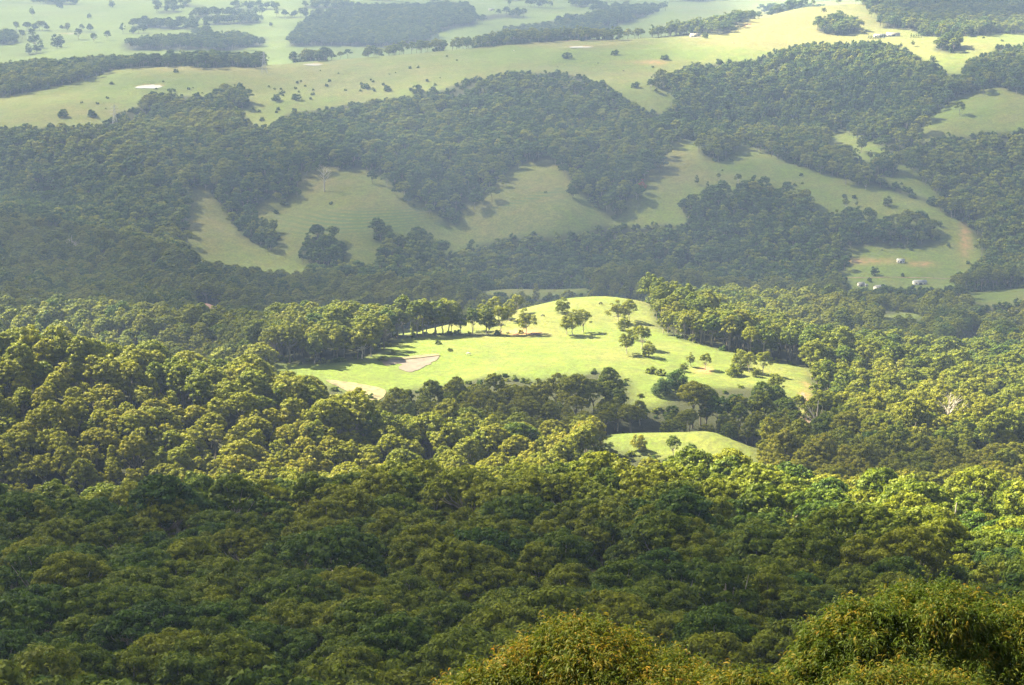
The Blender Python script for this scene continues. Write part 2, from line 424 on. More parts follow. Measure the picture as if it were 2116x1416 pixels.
class MB:
    """collects boxes, tubes and prisms into one mesh"""
    def __init__(s):
        s.v = []; s.f4 = []; s.f3 = []; s.n = 0

    def add(s, v, f4=(), f3=()):
        s.v.append(np.asarray(v, float))
        if len(f4): s.f4.append(np.asarray(f4) + s.n)
        if len(f3): s.f3.append(np.asarray(f3) + s.n)
        s.n += len(v)

    def box(s, x0, x1, y0, y1, z0, z1):
        v = [(x, y, z) for z in (z0, z1) for y in (y0, y1) for x in (x0, x1)]
        s.add(v, [(0, 2, 3, 1), (4, 5, 7, 6), (0, 1, 5, 4), (2, 6, 7, 3), (0, 4, 6, 2), (1, 3, 7, 5)])

    def tube(s, pts, rad, k=6):
        pts = np.asarray(pts, float); rad = np.broadcast_to(rad, (len(pts),))
        V = []
        for i, p in enumerate(pts):
            d = pts[min(i + 1, len(pts) - 1)] - pts[max(i - 1, 0)]
            d = d / (np.linalg.norm(d) + 1e-9)
            a = np.cross(d, (0.3, 0.9, 0.1) if abs(d[2]) > 0.5 else (0, 0, 1)); a /= np.linalg.norm(a) + 1e-9
            b = np.cross(d, a)
            t = np.arange(k) * 2 * math.pi / k
            V.append(p + rad[i] * (np.cos(t)[:, None] * a + np.sin(t)[:, None] * b))
        V = np.concatenate(V)
        f = []
        for i in range(len(pts) - 1):
            for j in range(k):
                f.append((i * k + j, i * k + (j + 1) % k, (i + 1) * k + (j + 1) % k, (i + 1) * k + j))
        s.add(V, f)

    def ellipsoid(s, c, r, nu=10, nv=7):
        V = []; f = []
        for i in range(nv + 1):
            th = math.pi * i / nv
            for j in range(nu):
                ph = 2 * math.pi * j / nu
                V.append((c[0] + r[0] * math.sin(th) * math.cos(ph), c[1] + r[1] * math.sin(th) * math.sin(ph), c[2] - r[2] * math.cos(th)))
        for i in range(nv):
            for j in range(nu):
                f.append((i * nu + j, i * nu + (j + 1) % nu, (i + 1) * nu + (j + 1) % nu, (i + 1) * nu + j))
        s.add(V, f)

    def arr(s):
        v = np.concatenate(s.v) if s.v else np.zeros((0, 3))
        return v, (np.concatenate(s.f4) if s.f4 else np.zeros((0, 4), int)), (np.concatenate(s.f3) if s.f3 else np.zeros((0, 3), int))

    def build(s, name, m, parent=None, loc=None, smooth=False):
        v, f4, f3 = s.arr()
        return obj(name, new_mesh(name, v, [f4, f3], [m], smooth=smooth), parent, loc)


# ------------------------------------------------------------------ ponds are cut into the ground first
PONDS = [  # photo x, y, half width m, half depth m
    (309, 179, 17, 26), (648, 133, 13, 17), (1199, 97, 17, 15), (141, 70, 9, 12)]
POND_AT = []
for (px, py, a, b) in PONDS:
    c = at(px, py, 2700)
    if px == 141: c = at(px, py, 3900)
    zw = c[2] - 0.6
    q = np.sqrt(((GXX - c[0]) / a) ** 2 + ((GYY - c[1]) / b) ** 2)
    w = np.clip((2.0 - q) / 0.9, 0, 1); w = w * w * (3 - 2 * w)
    GZ = GZ * (1 - w) + (zw + np.where(q < 1.05, -0.7, 0.9 * (GYY > c[1]))) * w
    POND_AT.append((c[0], c[1], zw, a, b))

# ------------------------------------------------------------------ ground sheet
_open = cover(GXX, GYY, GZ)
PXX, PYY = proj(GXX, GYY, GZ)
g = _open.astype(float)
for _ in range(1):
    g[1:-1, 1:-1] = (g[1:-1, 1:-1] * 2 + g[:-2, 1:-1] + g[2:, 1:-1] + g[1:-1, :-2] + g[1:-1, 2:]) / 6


def blob(px, py, rx, ry, d0=0, d1=99999):
    return np.exp(-(((PXX - px) / rx) ** 2 + ((PYY - py) / ry) ** 2)) * ((GYY > d0) & (GYY < d1))


near_knoll = (GYY > 840) & (GYY < 1750)
lush = np.where(near_knoll, 0.80, 0.62) + 0.25 * vnoise(GXX, GYY, 120, 31) + 0.15 * vnoise(GXX, GYY, 45, 32)
lush += 0.5 * blob(1200, 110, 330, 18, 2600) + 0.3 * blob(350, 178, 120, 14, 2600) + 0.5 * blob(1520, 345, 60, 12, 2000) + 0.35 * blob(1480, 420, 70, 30, 2000) + 0.3 * blob(1850, 560, 200, 50, 2000)
lush += np.where(GYY > 3900, 0.4, 0) + 0.4 * blob(120, 100, 250, 40, 3800) + 0.5 * blob(2060, 618, 60, 8, 1700, 2200)
lush -= 0.9 * blob(1620, 50, 190, 42, 3000) + 0.5 * blob(1080, 90, 420, 12, 2900) + 0.45 * blob(450, 142, 260, 9, 2900) + 0.35 * blob(150, 235, 200, 30, 2600)
lush -= 0.3 * blob(670, 360, 60, 30, 2200) + 0.3 * blob(430, 450, 50, 70, 2100) + 0.3 * blob(1120, 370, 100, 40, 2200) + 0.35 * blob(1400, 330, 50, 50, 2300)
lush -= 0.35 * blob(1620, 770, 110, 30, 900, 1800) + 0.25 * blob(1250, 745, 130, 25, 900, 1500) + 0.25 * blob(1100, 655, 400, 25, 1300, 1700)
earth = 1.2 * blob(1075, 687, 34, 6, 1250, 1600) + 1.3 * blob(1452, 765, 13, 6, 1000, 1300) + 1.6 * blob(1668, 850, 7, 45, 900, 1250) + 0.45 * blob(1355, 130, 26, 5, 2700)
earth += 0.6 * blob(1995, 490, 12, 40, 2100, 2500) + 0.8 * blob(1905, 546, 24, 4, 2000) + 0.6 * blob(1760, 540, 90, 6, 2000, 2400) + 0.6 * blob(530, 495, 12, 4, 2000) + 0.2 * blob(1320, 128, 60, 4, 2700) + 0.7 * blob(1545, 52, 12, 3, 2900)
earth += 0.9 * blob(1640, 735, 60, 2.5, 1100, 1500)
terr = np.exp(-(((PXX - 740) / 150) ** 4 + ((PYY - 458 + (PXX - 740) * 0.06) / 25) ** 4)) * ((GYY > 2100) & (GYY < 2700))
terr += 0.9 * np.exp(-(((PXX - 1090) / 75) ** 4 + ((PYY - 412 + (PXX - 1090) * 0.27) / 6) ** 4)) * ((GYY > 2100) & (GYY < 2700))
scrub = 0.9 * blob(650, 180, 120, 12, 2700) + 0.7 * blob(420, 210, 120, 30, 2700) + 0.5 * blob(880, 155, 60, 10, 2700) + 0.4 * blob(1150, 740, 500, 60, 1000, 1400)

for (cx, cy_, zw, a, b) in POND_AT:
    q = np.sqrt(((GXX - cx) / a) ** 2 + ((GYY - cy_) / b) ** 2)
    earth += 0.35 * ((q < 1.3) & (GYY > cy_))

ny, nx = GXX.shape
idx = np.arange(ny * nx).reshape(ny, nx)
gf = np.stack([idx[:-1, :-1].ravel(), idx[:-1, 1:].ravel(), idx[1:, 1:].ravel(), idx[1:, :-1].ravel()], 1)


def ground_material():
    m, n, l = mat("ground_cover")
    b = n['Principled BSDF']
    b.inputs['Roughness'].default_value = 0.9
    b.inputs['Specular IOR Level'].default_value = 0.15
    tc = n.new("ShaderNodeTexCoord")

    def noise(scale, detail=6, rough=0.6):
        t = n.new("ShaderNodeTexNoise"); t.inputs['Scale'].default_value = scale; t.inputs['Detail'].default_value = detail
        t.inputs['Roughness'].default_value = rough
        l.new(tc.outputs['Object'], t.inputs['Vector']); return t.outputs[0]

    def attr(nm):
        a = n.new("ShaderNodeAttribute"); a.attribute_name = nm; return a.outputs['Fac']

    def math_(op, a, b_=None, c=None, clamp=False):
        q = n.new("ShaderNodeMath"); q.operation = op; q.use_clamp = clamp
        for i, s in enumerate((a, b_, c)):
            if s is None: continue
            if isinstance(s, (int, float)): q.inputs[i].default_value = s
            else: l.new(s, q.inputs[i])
        return q.outputs[0]

    def mix(f, a, b_):
        q = n.new("ShaderNodeMix"); q.data_type = 'RGBA'
        if isinstance(f, (int, float)): q.inputs[0].default_value = f
        else: l.new(f, q.inputs[0])
        for s, i in ((a, 6), (b_, 7)):
            if isinstance(s, tuple): q.inputs[i].default_value = (*s, 1)
            else: l.new(s, q.inputs[i])
        return q.outputs[2]
    fine = noise(0.35, 8, 0.75); mid = noise(0.04, 6, 0.6); big = noise(0.012, 4)
    lushf = math_('ADD', attr("lush"), math_('MULTIPLY_ADD', mid, 1.6, -0.8), clamp=True)
    lushf = math_('ADD', lushf, math_('MULTIPLY_ADD', fine, 1.4, -0.7), clamp=True)
    grass = mix(lushf, (0.19, 0.16, 0.055), (0.112, 0.166, 0.018))
    grass = mix(math_('MULTIPLY_ADD', fine, 4.5, -1.75, True), mix(0.65, grass, (0.04, 0.055, 0.015)), grass)
    grass = mix(math_('MULTIPLY_ADD', noise(0.10, 7, 0.7), 5.0, -2.0, True), mix(0.45, grass, (0.05, 0.07, 0.02)), grass)
    sc = math_('MULTIPLY', attr("scrub"), math_('MULTIPLY_ADD', noise(0.09, 7, 0.7), 6, -3.1, True))
    sc = math_('MAXIMUM', sc, math_('MULTIPLY_ADD', noise(0.11, 8, 0.75), 5, -2.95, True))
    grass = mix(sc, grass, (0.07, 0.085, 0.03))
    sep = n.new("ShaderNodeSeparateXYZ"); l.new(tc.outputs['Object'], sep.inputs[0])
    zz = math_('ADD', math_('MULTIPLY', sep.outputs[2], 2.7), math_('MULTIPLY', mid, 2.0))
    tr = math_('MULTIPLY', attr("terr"), math_('MULTIPLY_ADD', math_('SINE', zz), 1.2, 0.2, True))
    grass = mix(tr, grass, (0.06, 0.10, 0.03))
    ef = math_('MULTIPLY', attr("earth"), math_('MULTIPLY_ADD', noise(0.15, 6, 0.7), 4, -1.3, True), clamp=True)
    grass = mix(ef, grass, (0.36, 0.17, 0.10))
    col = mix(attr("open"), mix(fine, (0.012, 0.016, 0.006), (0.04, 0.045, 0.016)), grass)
    l.new(col, b.inputs['Base Color'])
    bp = n.new("ShaderNodeBump"); bp.inputs['Strength'].default_value = 0.7; bp.inputs['Distance'].default_value = 1.2
    l.new(fine, bp.inputs['Height']); l.new(bp.outputs[0], b.inputs['Normal'])
    return m


M_GROUND = ground_material()
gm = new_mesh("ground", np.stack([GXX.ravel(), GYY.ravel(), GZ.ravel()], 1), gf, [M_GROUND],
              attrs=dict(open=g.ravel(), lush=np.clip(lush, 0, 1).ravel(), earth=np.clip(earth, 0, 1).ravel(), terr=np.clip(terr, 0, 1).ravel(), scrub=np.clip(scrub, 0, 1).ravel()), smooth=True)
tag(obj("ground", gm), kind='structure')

# ponds
m, n, l = mat("pond_water")
b = n['Principled BSDF']
b.inputs['Base Color'].default_value = (0.55, 0.55, 0.52, 1); b.inputs['Roughness'].default_value = 0.15  # pale base colour stands in for bright glare on the water
b.inputs['Specular IOR Level'].default_value = 1.0
M_WATER = m
for (cx, cy_, zw, a, b_) in POND_AT:
    t = np.linspace(0, 2 * math.pi, 33)[:-1]
    wob = 1 + 0.1 * np.sin(3 * t + cx) + 0.05 * np.sin(5 * t)
    v = np.concatenate([np.stack([cx + 1.15 * a * wob * np.cos(t), cy_ + 1.2 * b_ * wob * np.sin(t), np.full(32, zw + .3)], 1), [[cx, cy_, zw + .3]]])
    f = np.array([(i, (i + 1) % 32, 32) for i in range(32)])
    tag(obj("pond_water", new_mesh("pond_water", v, f, [M_WATER])), kind='structure')


def drape(name, poly, dmin, m, lift=0.25, step=3.0, rough=0.5):
    """a sheet a little above the ground inside a photo outline, its edge wavering by ROUGH metres"""
    from mathutils.geometry import delaunay_2d_cdt
    ws = np.array([at(px, py, dmin) for px, py in poly])[:, :2]
    n_ = len(ws); E = []
    for i in range(n_):
        p0, p1, p2, p3 = ws[i - 1], ws[i], ws[(i + 1) % n_], ws[(i + 2) % n_]
        k = max(2, int(np.linalg.norm(p2 - p1) / (step * 0.5)))
        for t in np.arange(k) / k:
            E.append(p1 * (1 - t) + p2 * t + 0.35 * t * (1 - t) * ((p2 - p0) * (1 - t) - (p3 - p1) * t))
    E = np.array(E)
    E[:, 0] += rough * vnoise(E[:, 0], E[:, 1], 5, 91); E[:, 1] += rough * 2 * vnoise(E[:, 0], E[:, 1], 6, 92)
    x0, y0 = E.min(0); x1, y1 = E.max(0)
    X, Y = np.meshgrid(np.arange(x0, x1, step), np.arange(y0, y1, step))
    I = np.stack([X.ravel(), Y.ravel()], 1); I = I[inpoly(E, I[:, 0], I[:, 1])]
    A = [Vector(v) for v in np.concatenate([E, I])]
    ov, oe, of, _a, _b, _c = delaunay_2d_cdt(A, [], [list(range(len(E)))], 1, 1e-4)
    vx = np.array([v[:] for v in ov])
    V = np.stack([vx[:, 0], vx[:, 1], ground(vx[:, 0], vx[:, 1]) + lift], 1)
    return tag(obj(name, new_mesh(name, V, np.array([f for f in of if len(f) == 3]), [m], smooth=True)), kind='structure')


M_MUD = flat_mat("dam_mud", (0.085, 0.070, 0.054), 0.7, noise=0.35, scale=0.15)
drape("dam_mud", [(793, 748), (812, 746), (905, 737), (903, 745), (872, 764), (852, 771), (836, 768), (822, 762), (832, 756), (820, 752), (800, 756)], 1000, M_MUD, step=1.5, rough=1.0)
M_BANK = flat_mat("dam_bank", (0.10, 0.085, 0.04), 0.9, noise=0.4, scale=0.3)
drape("dam_bank", [(786, 747), (800, 744), (850, 739), (905, 734), (910, 739), (905, 738), (850, 742.5), (812, 747), (793, 749.5)], 1000, M_BANK, lift=0.6, step=1.5)
M_STRAW = flat_mat("cut_grass", (0.12, 0.105, 0.045), 0.9, noise=0.6, scale=0.25)
drape("cut_grass", [(672, 789), (690, 787), (740, 795), (783, 801), (800, 812), (780, 830), (740, 822), (700, 802)], 1000, M_STRAW, step=2)


M_TRACK = flat_mat("track_earth", (0.16, 0.11, 0.07), 0.9, noise=0.4, scale=0.2)
drape("dirt_track", [(1700, 573.5), (1800, 574), (1960, 576), (1960, 577.5), (1800, 575.8), (1700, 575)], 1900, M_TRACK, step=4)
drape("dirt_track", [(1655, 815), (1662, 815), (1676, 850), (1682, 876), (1668, 876), (1664, 850)], 1000, M_TRACK, step=2)
drape("dirt_track", [(1180, 84.5), (1440, 77.5), (1440, 78.6), (1180, 85.8)], 3000, M_TRACK, step=6)


# ------------------------------------------------------------------ trees
def leaf_quads(c, nrm, size, rg, aspect=1.6, jitter=0.38):
    n = len(c)
    nn = nrm + rg.normal(0, jitter, (n, 3)); nn /= np.linalg.norm(nn, axis=1)[:, None] + 1e-9
    r = rg.normal(0, 1, (n, 3))
    u = np.cross(nn, r); u /= np.linalg.norm(u, axis=1)[:, None] + 1e-9
    v = np.cross(nn, u)
    s = size * rg.uniform(0.6, 1.4, (n, 1))
    u = u * s * 0.5 * aspect; v = v * s * 0.5
    V = np.stack([c - u, c - v * 0.9, c + u, c + v * 0.9], 1).reshape(-1, 3)
    f = np.arange(4 * n).reshape(n, 4)
    return V, f


def make_tree(seed, Rr=6.0, H=24.0, crown=10.0, n_cl=26, cl_r=1.9, n_leaf=240, leaf=0.42, kind="gum", limbs=9, base_fork=0.45, lean=0.0):
    """returns (trunk MB, crown verts, faces, lv).  Origin at the base of the trunk."""
    rg = np.random.default_rng(seed)
    cen = []; rad = []
    tries = 0
    sq = rg.uniform(0.85, 1.15)
    lobes = rg.uniform(0, 6.28, 3)
    while len(cen) < n_cl and tries < 4000:
        tries += 1
        if kind == "cone":
            h = rg.uniform(0, 1) ** 1.3
            rr = Rr * (1 - h) ** 0.7 * rg.uniform(0.55, 1.0)
            a = rg.uniform(0, 6.283)
            c = np.array([rr * math.cos(a), rr * math.sin(a), H - crown + h * crown * 0.95])
            r = cl_r * rg.uniform(0.6, 1.0) * (1.15 - 0.6 * h)
        else:
            a = rg.uniform(0, 6.283)
            q = math.sqrt(rg.uniform(0, 1))
            er = Rr * (1 + 0.16 * math.sin(2 * a + lobes[0]) + 0.12 * math.sin(3 * a + lobes[1]))
            top = math.sqrt(max(0, 1 - q * q * 0.96))
            lev = rg.choice([1.0, 1.0, 1.0, 0.6]) if kind == "gum" else rg.uniform(0.1, 1.0)
            if kind == "open":
                lev = rg.choice([1.0, 0.75, 0.5, 0.25])
            zz = H - crown + crown * top * lev * rg.uniform(0.86, 1.0) - cl_r * 0.4
            c = np.array([q * er * math.cos(a) * (0.75 + 0.25 * lev) * sq, q * er * math.sin(a) * (0.75 + 0.25 * lev) / sq, zz])
            r = cl_r * rg.uniform(0.65, 1.25)
        if cen:
            d = np.linalg.norm((np.array(cen) - c) * (1, 1, 1.3), axis=1)
            if (d < 0.56 * (np.array(rad) + r)).any():
                continue
        cen.append(c); rad.append(r)
    cen = np.array(cen); rad = np.array(rad)
    k = len(cen)
    cnt = np.maximum(20, (n_leaf * (rad / cl_r) ** 2)).astype(int)
    ci = np.repeat(np.arange(k), cnt)
    d = rg.normal(0, 1, (len(ci), 3)); d /= np.linalg.norm(d, axis=1)[:, None]
    flip = (d[:, 2] < -0.15) & (rg.random(len(ci)) < 0.85)
    d[flip, 2] *= -1
    # each clump is itself made of smaller tufts
    bump = 1 + 0.16 * np.sin(d[:, 0] * 7 + ci * 1.7) * np.sin(d[:, 1] * 7 + ci * 2.3)
    rr = rad[ci] * rg.uniform(0.80, 1.05, len(ci)) * bump
    flat = 0.74 if kind != "cone" else 0.5
    pos = cen[ci] + d * rr[:, None] * (1.0, 1.0, flat)
    drop = (pos[:, 2] < cen[ci, 2]) 
    pos[drop, 2] -= rg.uniform(0, 0.25, drop.sum()) * rad[ci][drop]
    nrm = d * (1, 1, 1 / flat); nrm /= np.linalg.norm(nrm, axis=1)[:, None]
    V, f = leaf_quads(pos, nrm, leaf, rg)
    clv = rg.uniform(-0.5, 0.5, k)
    lv = np.clip(0.36 + 0.30 * clv[ci] + rg.normal(0, 0.13, len(ci)) + 0.34 * d[:, 2], 0, 1)  # painted highlights plus pale new growth: leaves lighten towards each clump's top
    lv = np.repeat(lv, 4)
    t = MB()
    fork = (H - crown) * (0.55 + base_fork * 0.5)
    tr = 0.020 * H
    wob = rg.normal(0, 0.25, (4, 2))
    pts = [(wob[i, 0] * i * 0.5 + lean * i, wob[i, 1] * i * 0.5, fork * i / 3) for i in range(4)]
    t.tube([(0, 0, -1.5)] + pts, [tr * 1.25, tr * 1.1, tr * 0.9, tr * 0.8, tr * 0.7], 7)
    tip = np.array(pts[-1])
    order = rg.permutation(k)[:limbs]
    for i in order:
        c = cen[i] - (0, 0, rad[i] * 0.25)
        mid = tip + (c - tip) * 0.5 + (0, 0, -0.10 * np.linalg.norm(c - tip)) + rg.normal(0, 0.35, 3)
        t.tube([tip - (0, 0, tr), tip + (mid - tip) * 0.5 + rg.normal(0, .15, 3), mid, c], [tr * 0.55, tr * 0.42, tr * 0.3, tr * 0.12], 5)
    if kind == "cone":
        t.tube([tip, (0, 0, H - 0.8)], [tr * 0.6, 0.04], 5)
    return t, V, f, lv


def mesh_pair(name, spec, leafm=None, bark=None):
    t, V, f, lv = make_tree(**spec)
    tv, t4, t3 = t.arr()
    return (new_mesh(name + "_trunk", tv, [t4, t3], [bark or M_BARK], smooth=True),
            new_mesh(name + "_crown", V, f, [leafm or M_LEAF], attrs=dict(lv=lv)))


def mesh_joined(name, spec, leafm=None, bark=None):
    t, V, f, lv = make_tree(**spec)
    tv, t4, t3 = t.arr()
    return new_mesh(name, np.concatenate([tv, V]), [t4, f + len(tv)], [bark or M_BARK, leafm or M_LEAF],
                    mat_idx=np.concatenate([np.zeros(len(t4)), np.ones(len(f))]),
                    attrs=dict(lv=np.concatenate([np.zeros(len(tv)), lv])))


# near forest trees: trunk and crown apart, shared by all copies of the kind
NEAR = [dict(seed=10 + i, Rr=r, H=h, crown=c, n_cl=n_, cl_r=cr, n_leaf=210, leaf=0.36, kind=kd, limbs=lm)
        for i, (r, h, c, n_, cr, kd, lm) in enumerate([
            (7.0, 25, 7.5, 64, 1.35, "gum", 14), (8.4, 26, 7.0, 84, 1.4, "gum", 16), (5.6, 24, 8.0, 50, 1.3, "gum", 12),
            (7.4, 28, 9.5, 74, 1.4, "gum", 15), (6.2, 22, 6.0, 52, 1.3, "gum", 12), (6.6, 25, 11.0, 70, 1.6, "dense", 9), (5.6, 27, 9.0, 36, 1.3, "open", 16)])]
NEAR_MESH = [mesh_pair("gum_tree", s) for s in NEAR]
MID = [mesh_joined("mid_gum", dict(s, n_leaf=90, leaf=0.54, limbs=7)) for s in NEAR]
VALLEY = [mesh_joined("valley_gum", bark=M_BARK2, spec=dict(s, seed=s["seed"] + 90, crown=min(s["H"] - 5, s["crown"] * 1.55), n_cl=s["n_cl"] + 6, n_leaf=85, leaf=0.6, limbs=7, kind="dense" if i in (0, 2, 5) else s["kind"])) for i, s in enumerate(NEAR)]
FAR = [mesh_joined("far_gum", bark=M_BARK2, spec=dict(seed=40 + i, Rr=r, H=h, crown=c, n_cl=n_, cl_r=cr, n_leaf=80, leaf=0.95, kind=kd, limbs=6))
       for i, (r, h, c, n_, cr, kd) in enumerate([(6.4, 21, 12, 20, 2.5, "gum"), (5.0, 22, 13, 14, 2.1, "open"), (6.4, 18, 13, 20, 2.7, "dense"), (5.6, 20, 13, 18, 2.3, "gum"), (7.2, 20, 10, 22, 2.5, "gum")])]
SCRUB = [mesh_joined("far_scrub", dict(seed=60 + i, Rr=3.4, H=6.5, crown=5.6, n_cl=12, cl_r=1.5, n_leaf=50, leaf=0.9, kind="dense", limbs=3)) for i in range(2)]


def scatter(name, x, y, variants, scale, tint, protos, sink=0.3):
    """one object: instances of the prototype meshes on points"""
    z = ground(x, y) - sink
    me = bpy.data.meshes.new(name)
    me.vertices.add(len(x))
    me.vertices.foreach_set("co", np.stack([x, y, z], 1).astype(np.float32).ravel())
    rg = np.random.default_rng(len(x))
    for k, v, t in (("rot", rg.uniform(0, 6.283, len(x)), 'FLOAT'), ("size", scale, 'FLOAT'), ("tint", tint, 'FLOAT'), ("pick", variants, 'INT')):
        a = me.attributes.new(k, t, 'POINT')
        a.data.foreach_set("value", np.asarray(v, np.float32 if t == 'FLOAT' else np.int32))
    coll = bpy.data.collections.new(name + "_kinds")
    for i, pm in enumerate(protos):
        coll.objects.link(bpy.data.objects.new(name + "_kind_%02d" % i, pm))
    ng = bpy.data.node_groups.new(name, 'GeometryNodeTree')
    ng.interface.new_socket("Geometry", in_out='INPUT', socket_type='NodeSocketGeometry')
    ng.interface.new_socket("Geometry", in_out='OUTPUT', socket_type='NodeSocketGeometry')
    n, l = ng.nodes, ng.links
    gi, go = n.new("NodeGroupInput"), n.new("NodeGroupOutput")
    iop = n.new("GeometryNodeInstanceOnPoints")
    ci = n.new("GeometryNodeCollectionInfo"); ci.inputs['Collection'].default_value = coll
    ci.inputs['Separate Children'].default_value = True; ci.inputs['Reset Children'].default_value = True

    def na(nm, t):
        a = n.new("GeometryNodeInputNamedAttribute"); a.data_type = t; a.inputs['Name'].default_value = nm
        return [s for s in a.outputs if s.enabled and s.name == 'Attribute'][0]
    cx = n.new("ShaderNodeCombineXYZ"); l.new(na("rot", 'FLOAT'), cx.inputs[2])
    l.new(gi.outputs[0], iop.inputs['Points']); l.new(ci.outputs[0], iop.inputs['Instance'])
    iop.inputs['Pick Instance'].default_value = True
    l.new(na("pick", 'INT'), iop.inputs['Instance Index']); l.new(cx.outputs[0], iop.inputs['Rotation'])
    l.new(na("size", 'FLOAT'), iop.inputs['Scale'])
    l.new(iop.outputs[0], go.inputs[0])
    o = obj(name, me)
    md = o.modifiers.new("trees", 'NODES'); md.node_group = ng
    return o


def jgrid(x0, x1, y0, y1, s, rg, j=0.42):
    X, Y = np.meshgrid(np.arange(x0, x1, s), np.arange(y0, y1, s * 0.9))
    X = X + (np.arange(X.shape[0]) % 2)[:, None] * s / 2
    return (X + rg.uniform(-j, j, X.shape) * s).ravel(), (Y + rg.uniform(-j, j, X.shape) * s).ravel()


def woods(d0, d1, s, hh, rg, half=0.31, j=0.42):
    x, y = jgrid(-half * d1 - 30, half * d1 + 30, d0, d1, s, rg, j)
    k = np.abs(x) < half * y + 40
    x, y = x[k], y[k]
    z = ground(x, y)
    jx = jy = 0
    if d0 > 2000:      # ragged margins
        jx = rg.normal(0, 13, len(x)); jy = rg.normal(0, 16, len(x))
    k = ~cover(x + jx, y + jy, z) & ~cover(x + jx * 0.4, y + jy * 0.4, z + hh * 0.95) & ~cover(x + jx, y + jy, z + hh * 0.45)
    if 700 < d0 < 1500:      # crowns must not hide the open ground behind them
        for f_, lim in ((0.2, 9999), (0.4, 9999), (0.6, 9999), (0.8, 9999), (1.15, -90)):
            k &= ~cover(x, y, z + hh * f_) | (x > lim)
    k |= in_clump(x, y, z)
    if d0 > 2000:      # thinner patches
        k &= ~((vnoise(x, y, 48, 62) > 0.30) & (rg.random(len(x)) < 0.45))
    return x[k], y[k], z[k]


def tree_tint(x, y, rg):
    t = 0.42 + 0.13 * vnoise(x, y, 130, 51) + 0.10 * vnoise(x, y, 50, 52) + rg.normal(0, 0.11, len(x))
    return np.clip(t, 0.02, 0.66)


# ------------------------------------------------------------------ woods
rg = np.random.default_rng(3)
x, y, z = (np.concatenate(q) for q in zip(woods(236, 745, 12.4, 24, rg), woods(745, 960, 9.2, 22, rg)))
k = (y > 745) | (vnoise(x, y, 26, 61) < 0.60)      # small gaps in the canopy
x, y, z = x[k], y[k], z[k]
sc = 1 + 0.14 * vnoise(x, y, 55, 41) + rg.normal(0, 0.16, len(x)); sc = np.clip(sc, 0.62, np.where(y > 745, 1.15, 1.4))
sc = sc * np.where(y > 745, 0.77, 1.0)
tn = np.minimum(tree_tint(x, y, rg) + np.where(y > 745, 0.17, -0.12), 0.74)  # sun and shade put into the leaf tint: ridge yellower, front darker
var = rg.choice(7, len(x), p=[.2, .17, .16, .15, .15, .09, .08])
# the 300 that show largest become objects of their own
px, py = proj(x, y, z + 20 * sc)
inpic = (px > -20) & (px < 2136) & (py < 1440)
order = np.argsort(np.where(inpic, y, 1e9))
own = order[:300]
rest = np.ones(len(x), bool); rest[own] = False
nearz = rest & (y < 640)
tag(scatter("forest", x[rest], y[rest], var[rest] + np.where(y[rest] > 745, 7, 0), sc[rest], tn[rest], MID + VALLEY), kind='stuff')

COLW = ["dark green", "mid green", "olive green", "yellowish olive"]
SIZEW = [(0.93, "small"), (1.08, "medium"), (9, "large")]
SHAPEW = ["domed", "broad", "narrow", "tall", "flat-topped", "dense", "loose open"]
ORD = ["first", "second", "third", "fourth", "fifth", "sixth", "seventh", "eighth", "ninth", "tenth", "eleventh", "twelfth", "thirteenth", "fourteenth", "fifteenth",
       "sixteenth", "seventeenth", "eighteenth", "nineteenth", "twentieth", "twenty-first", "twenty-second", "twenty-third", "twenty-fourth", "twenty-fifth", "twenty-sixth",
       "twenty-seventh", "twenty-eighth", "twenty-ninth", "thirtieth", "thirty-first", "thirty-second", "thirty-third", "thirty-fourth", "thirty-fifth"]
nrow = 14
oo = own[np.argsort(py[own])[::-1]]
rows = np.array_split(oo, nrow)
protos = {}
first = None


def plant(name, meshes, loc, s, rz, tint, label, cat, group, parts=("trunk", "crown")):
    r = root(name, loc, label, cat, group, rz, s)
    for nm, me in zip(parts, meshes):
        c = bpy.data.objects.new(nm, me)
        scene.collection.objects.link(c)
        c.parent = r
        c["tint"] = float(tint)
    return r


for ri, row in enumerate(rows):
    row = row[np.argsort(px[row])]
    rown = "the bottom row" if ri == 0 else "the %s row up" % ORD[ri]
    for ci_, i in enumerate(row):
        colw = COLW[int(np.clip((tn[i] - 0.22) / 0.13, 0, 3))]
        szw = [w for lim, w in SIZEW if sc[i] < lim][0]
        plant("gum_tree", NEAR_MESH[var[i]], (x[i], y[i], z[i] - 0.3), sc[i], rg.uniform(0, 6.28), tn[i],
              "%s %s %s gum, %s from left, %s of canopy" % (szw, SHAPEW[var[i]], colw, ORD[ci_], rown),
              "tree", "gum trees of the front forest canopy")

# middle distance woods
x, y, z = woods(960, 2080, 10.6, 21, rg)
# the band behind the left ridge, the valley and the right hand woods
sc = np.clip(1 + 0.12 * vnoise(x, y, 70, 43) + rg.normal(0, 0.12, len(x)), 0.65, 1.4) * np.where(y > 1450, 0.82, np.where((y < 1090) & (x > 10) & (x < 160), 0.68, np.where(y > 1180, 0.82, 0.92)))
tn = tree_tint(x, y, rg) + 0.03
tag(scatter("valley_forest", x, y, rg.choice(7, len(x), p=[.2, .14, .18, .15, .08, .17, .08]), sc, tn, VALLEY), kind='stuff')
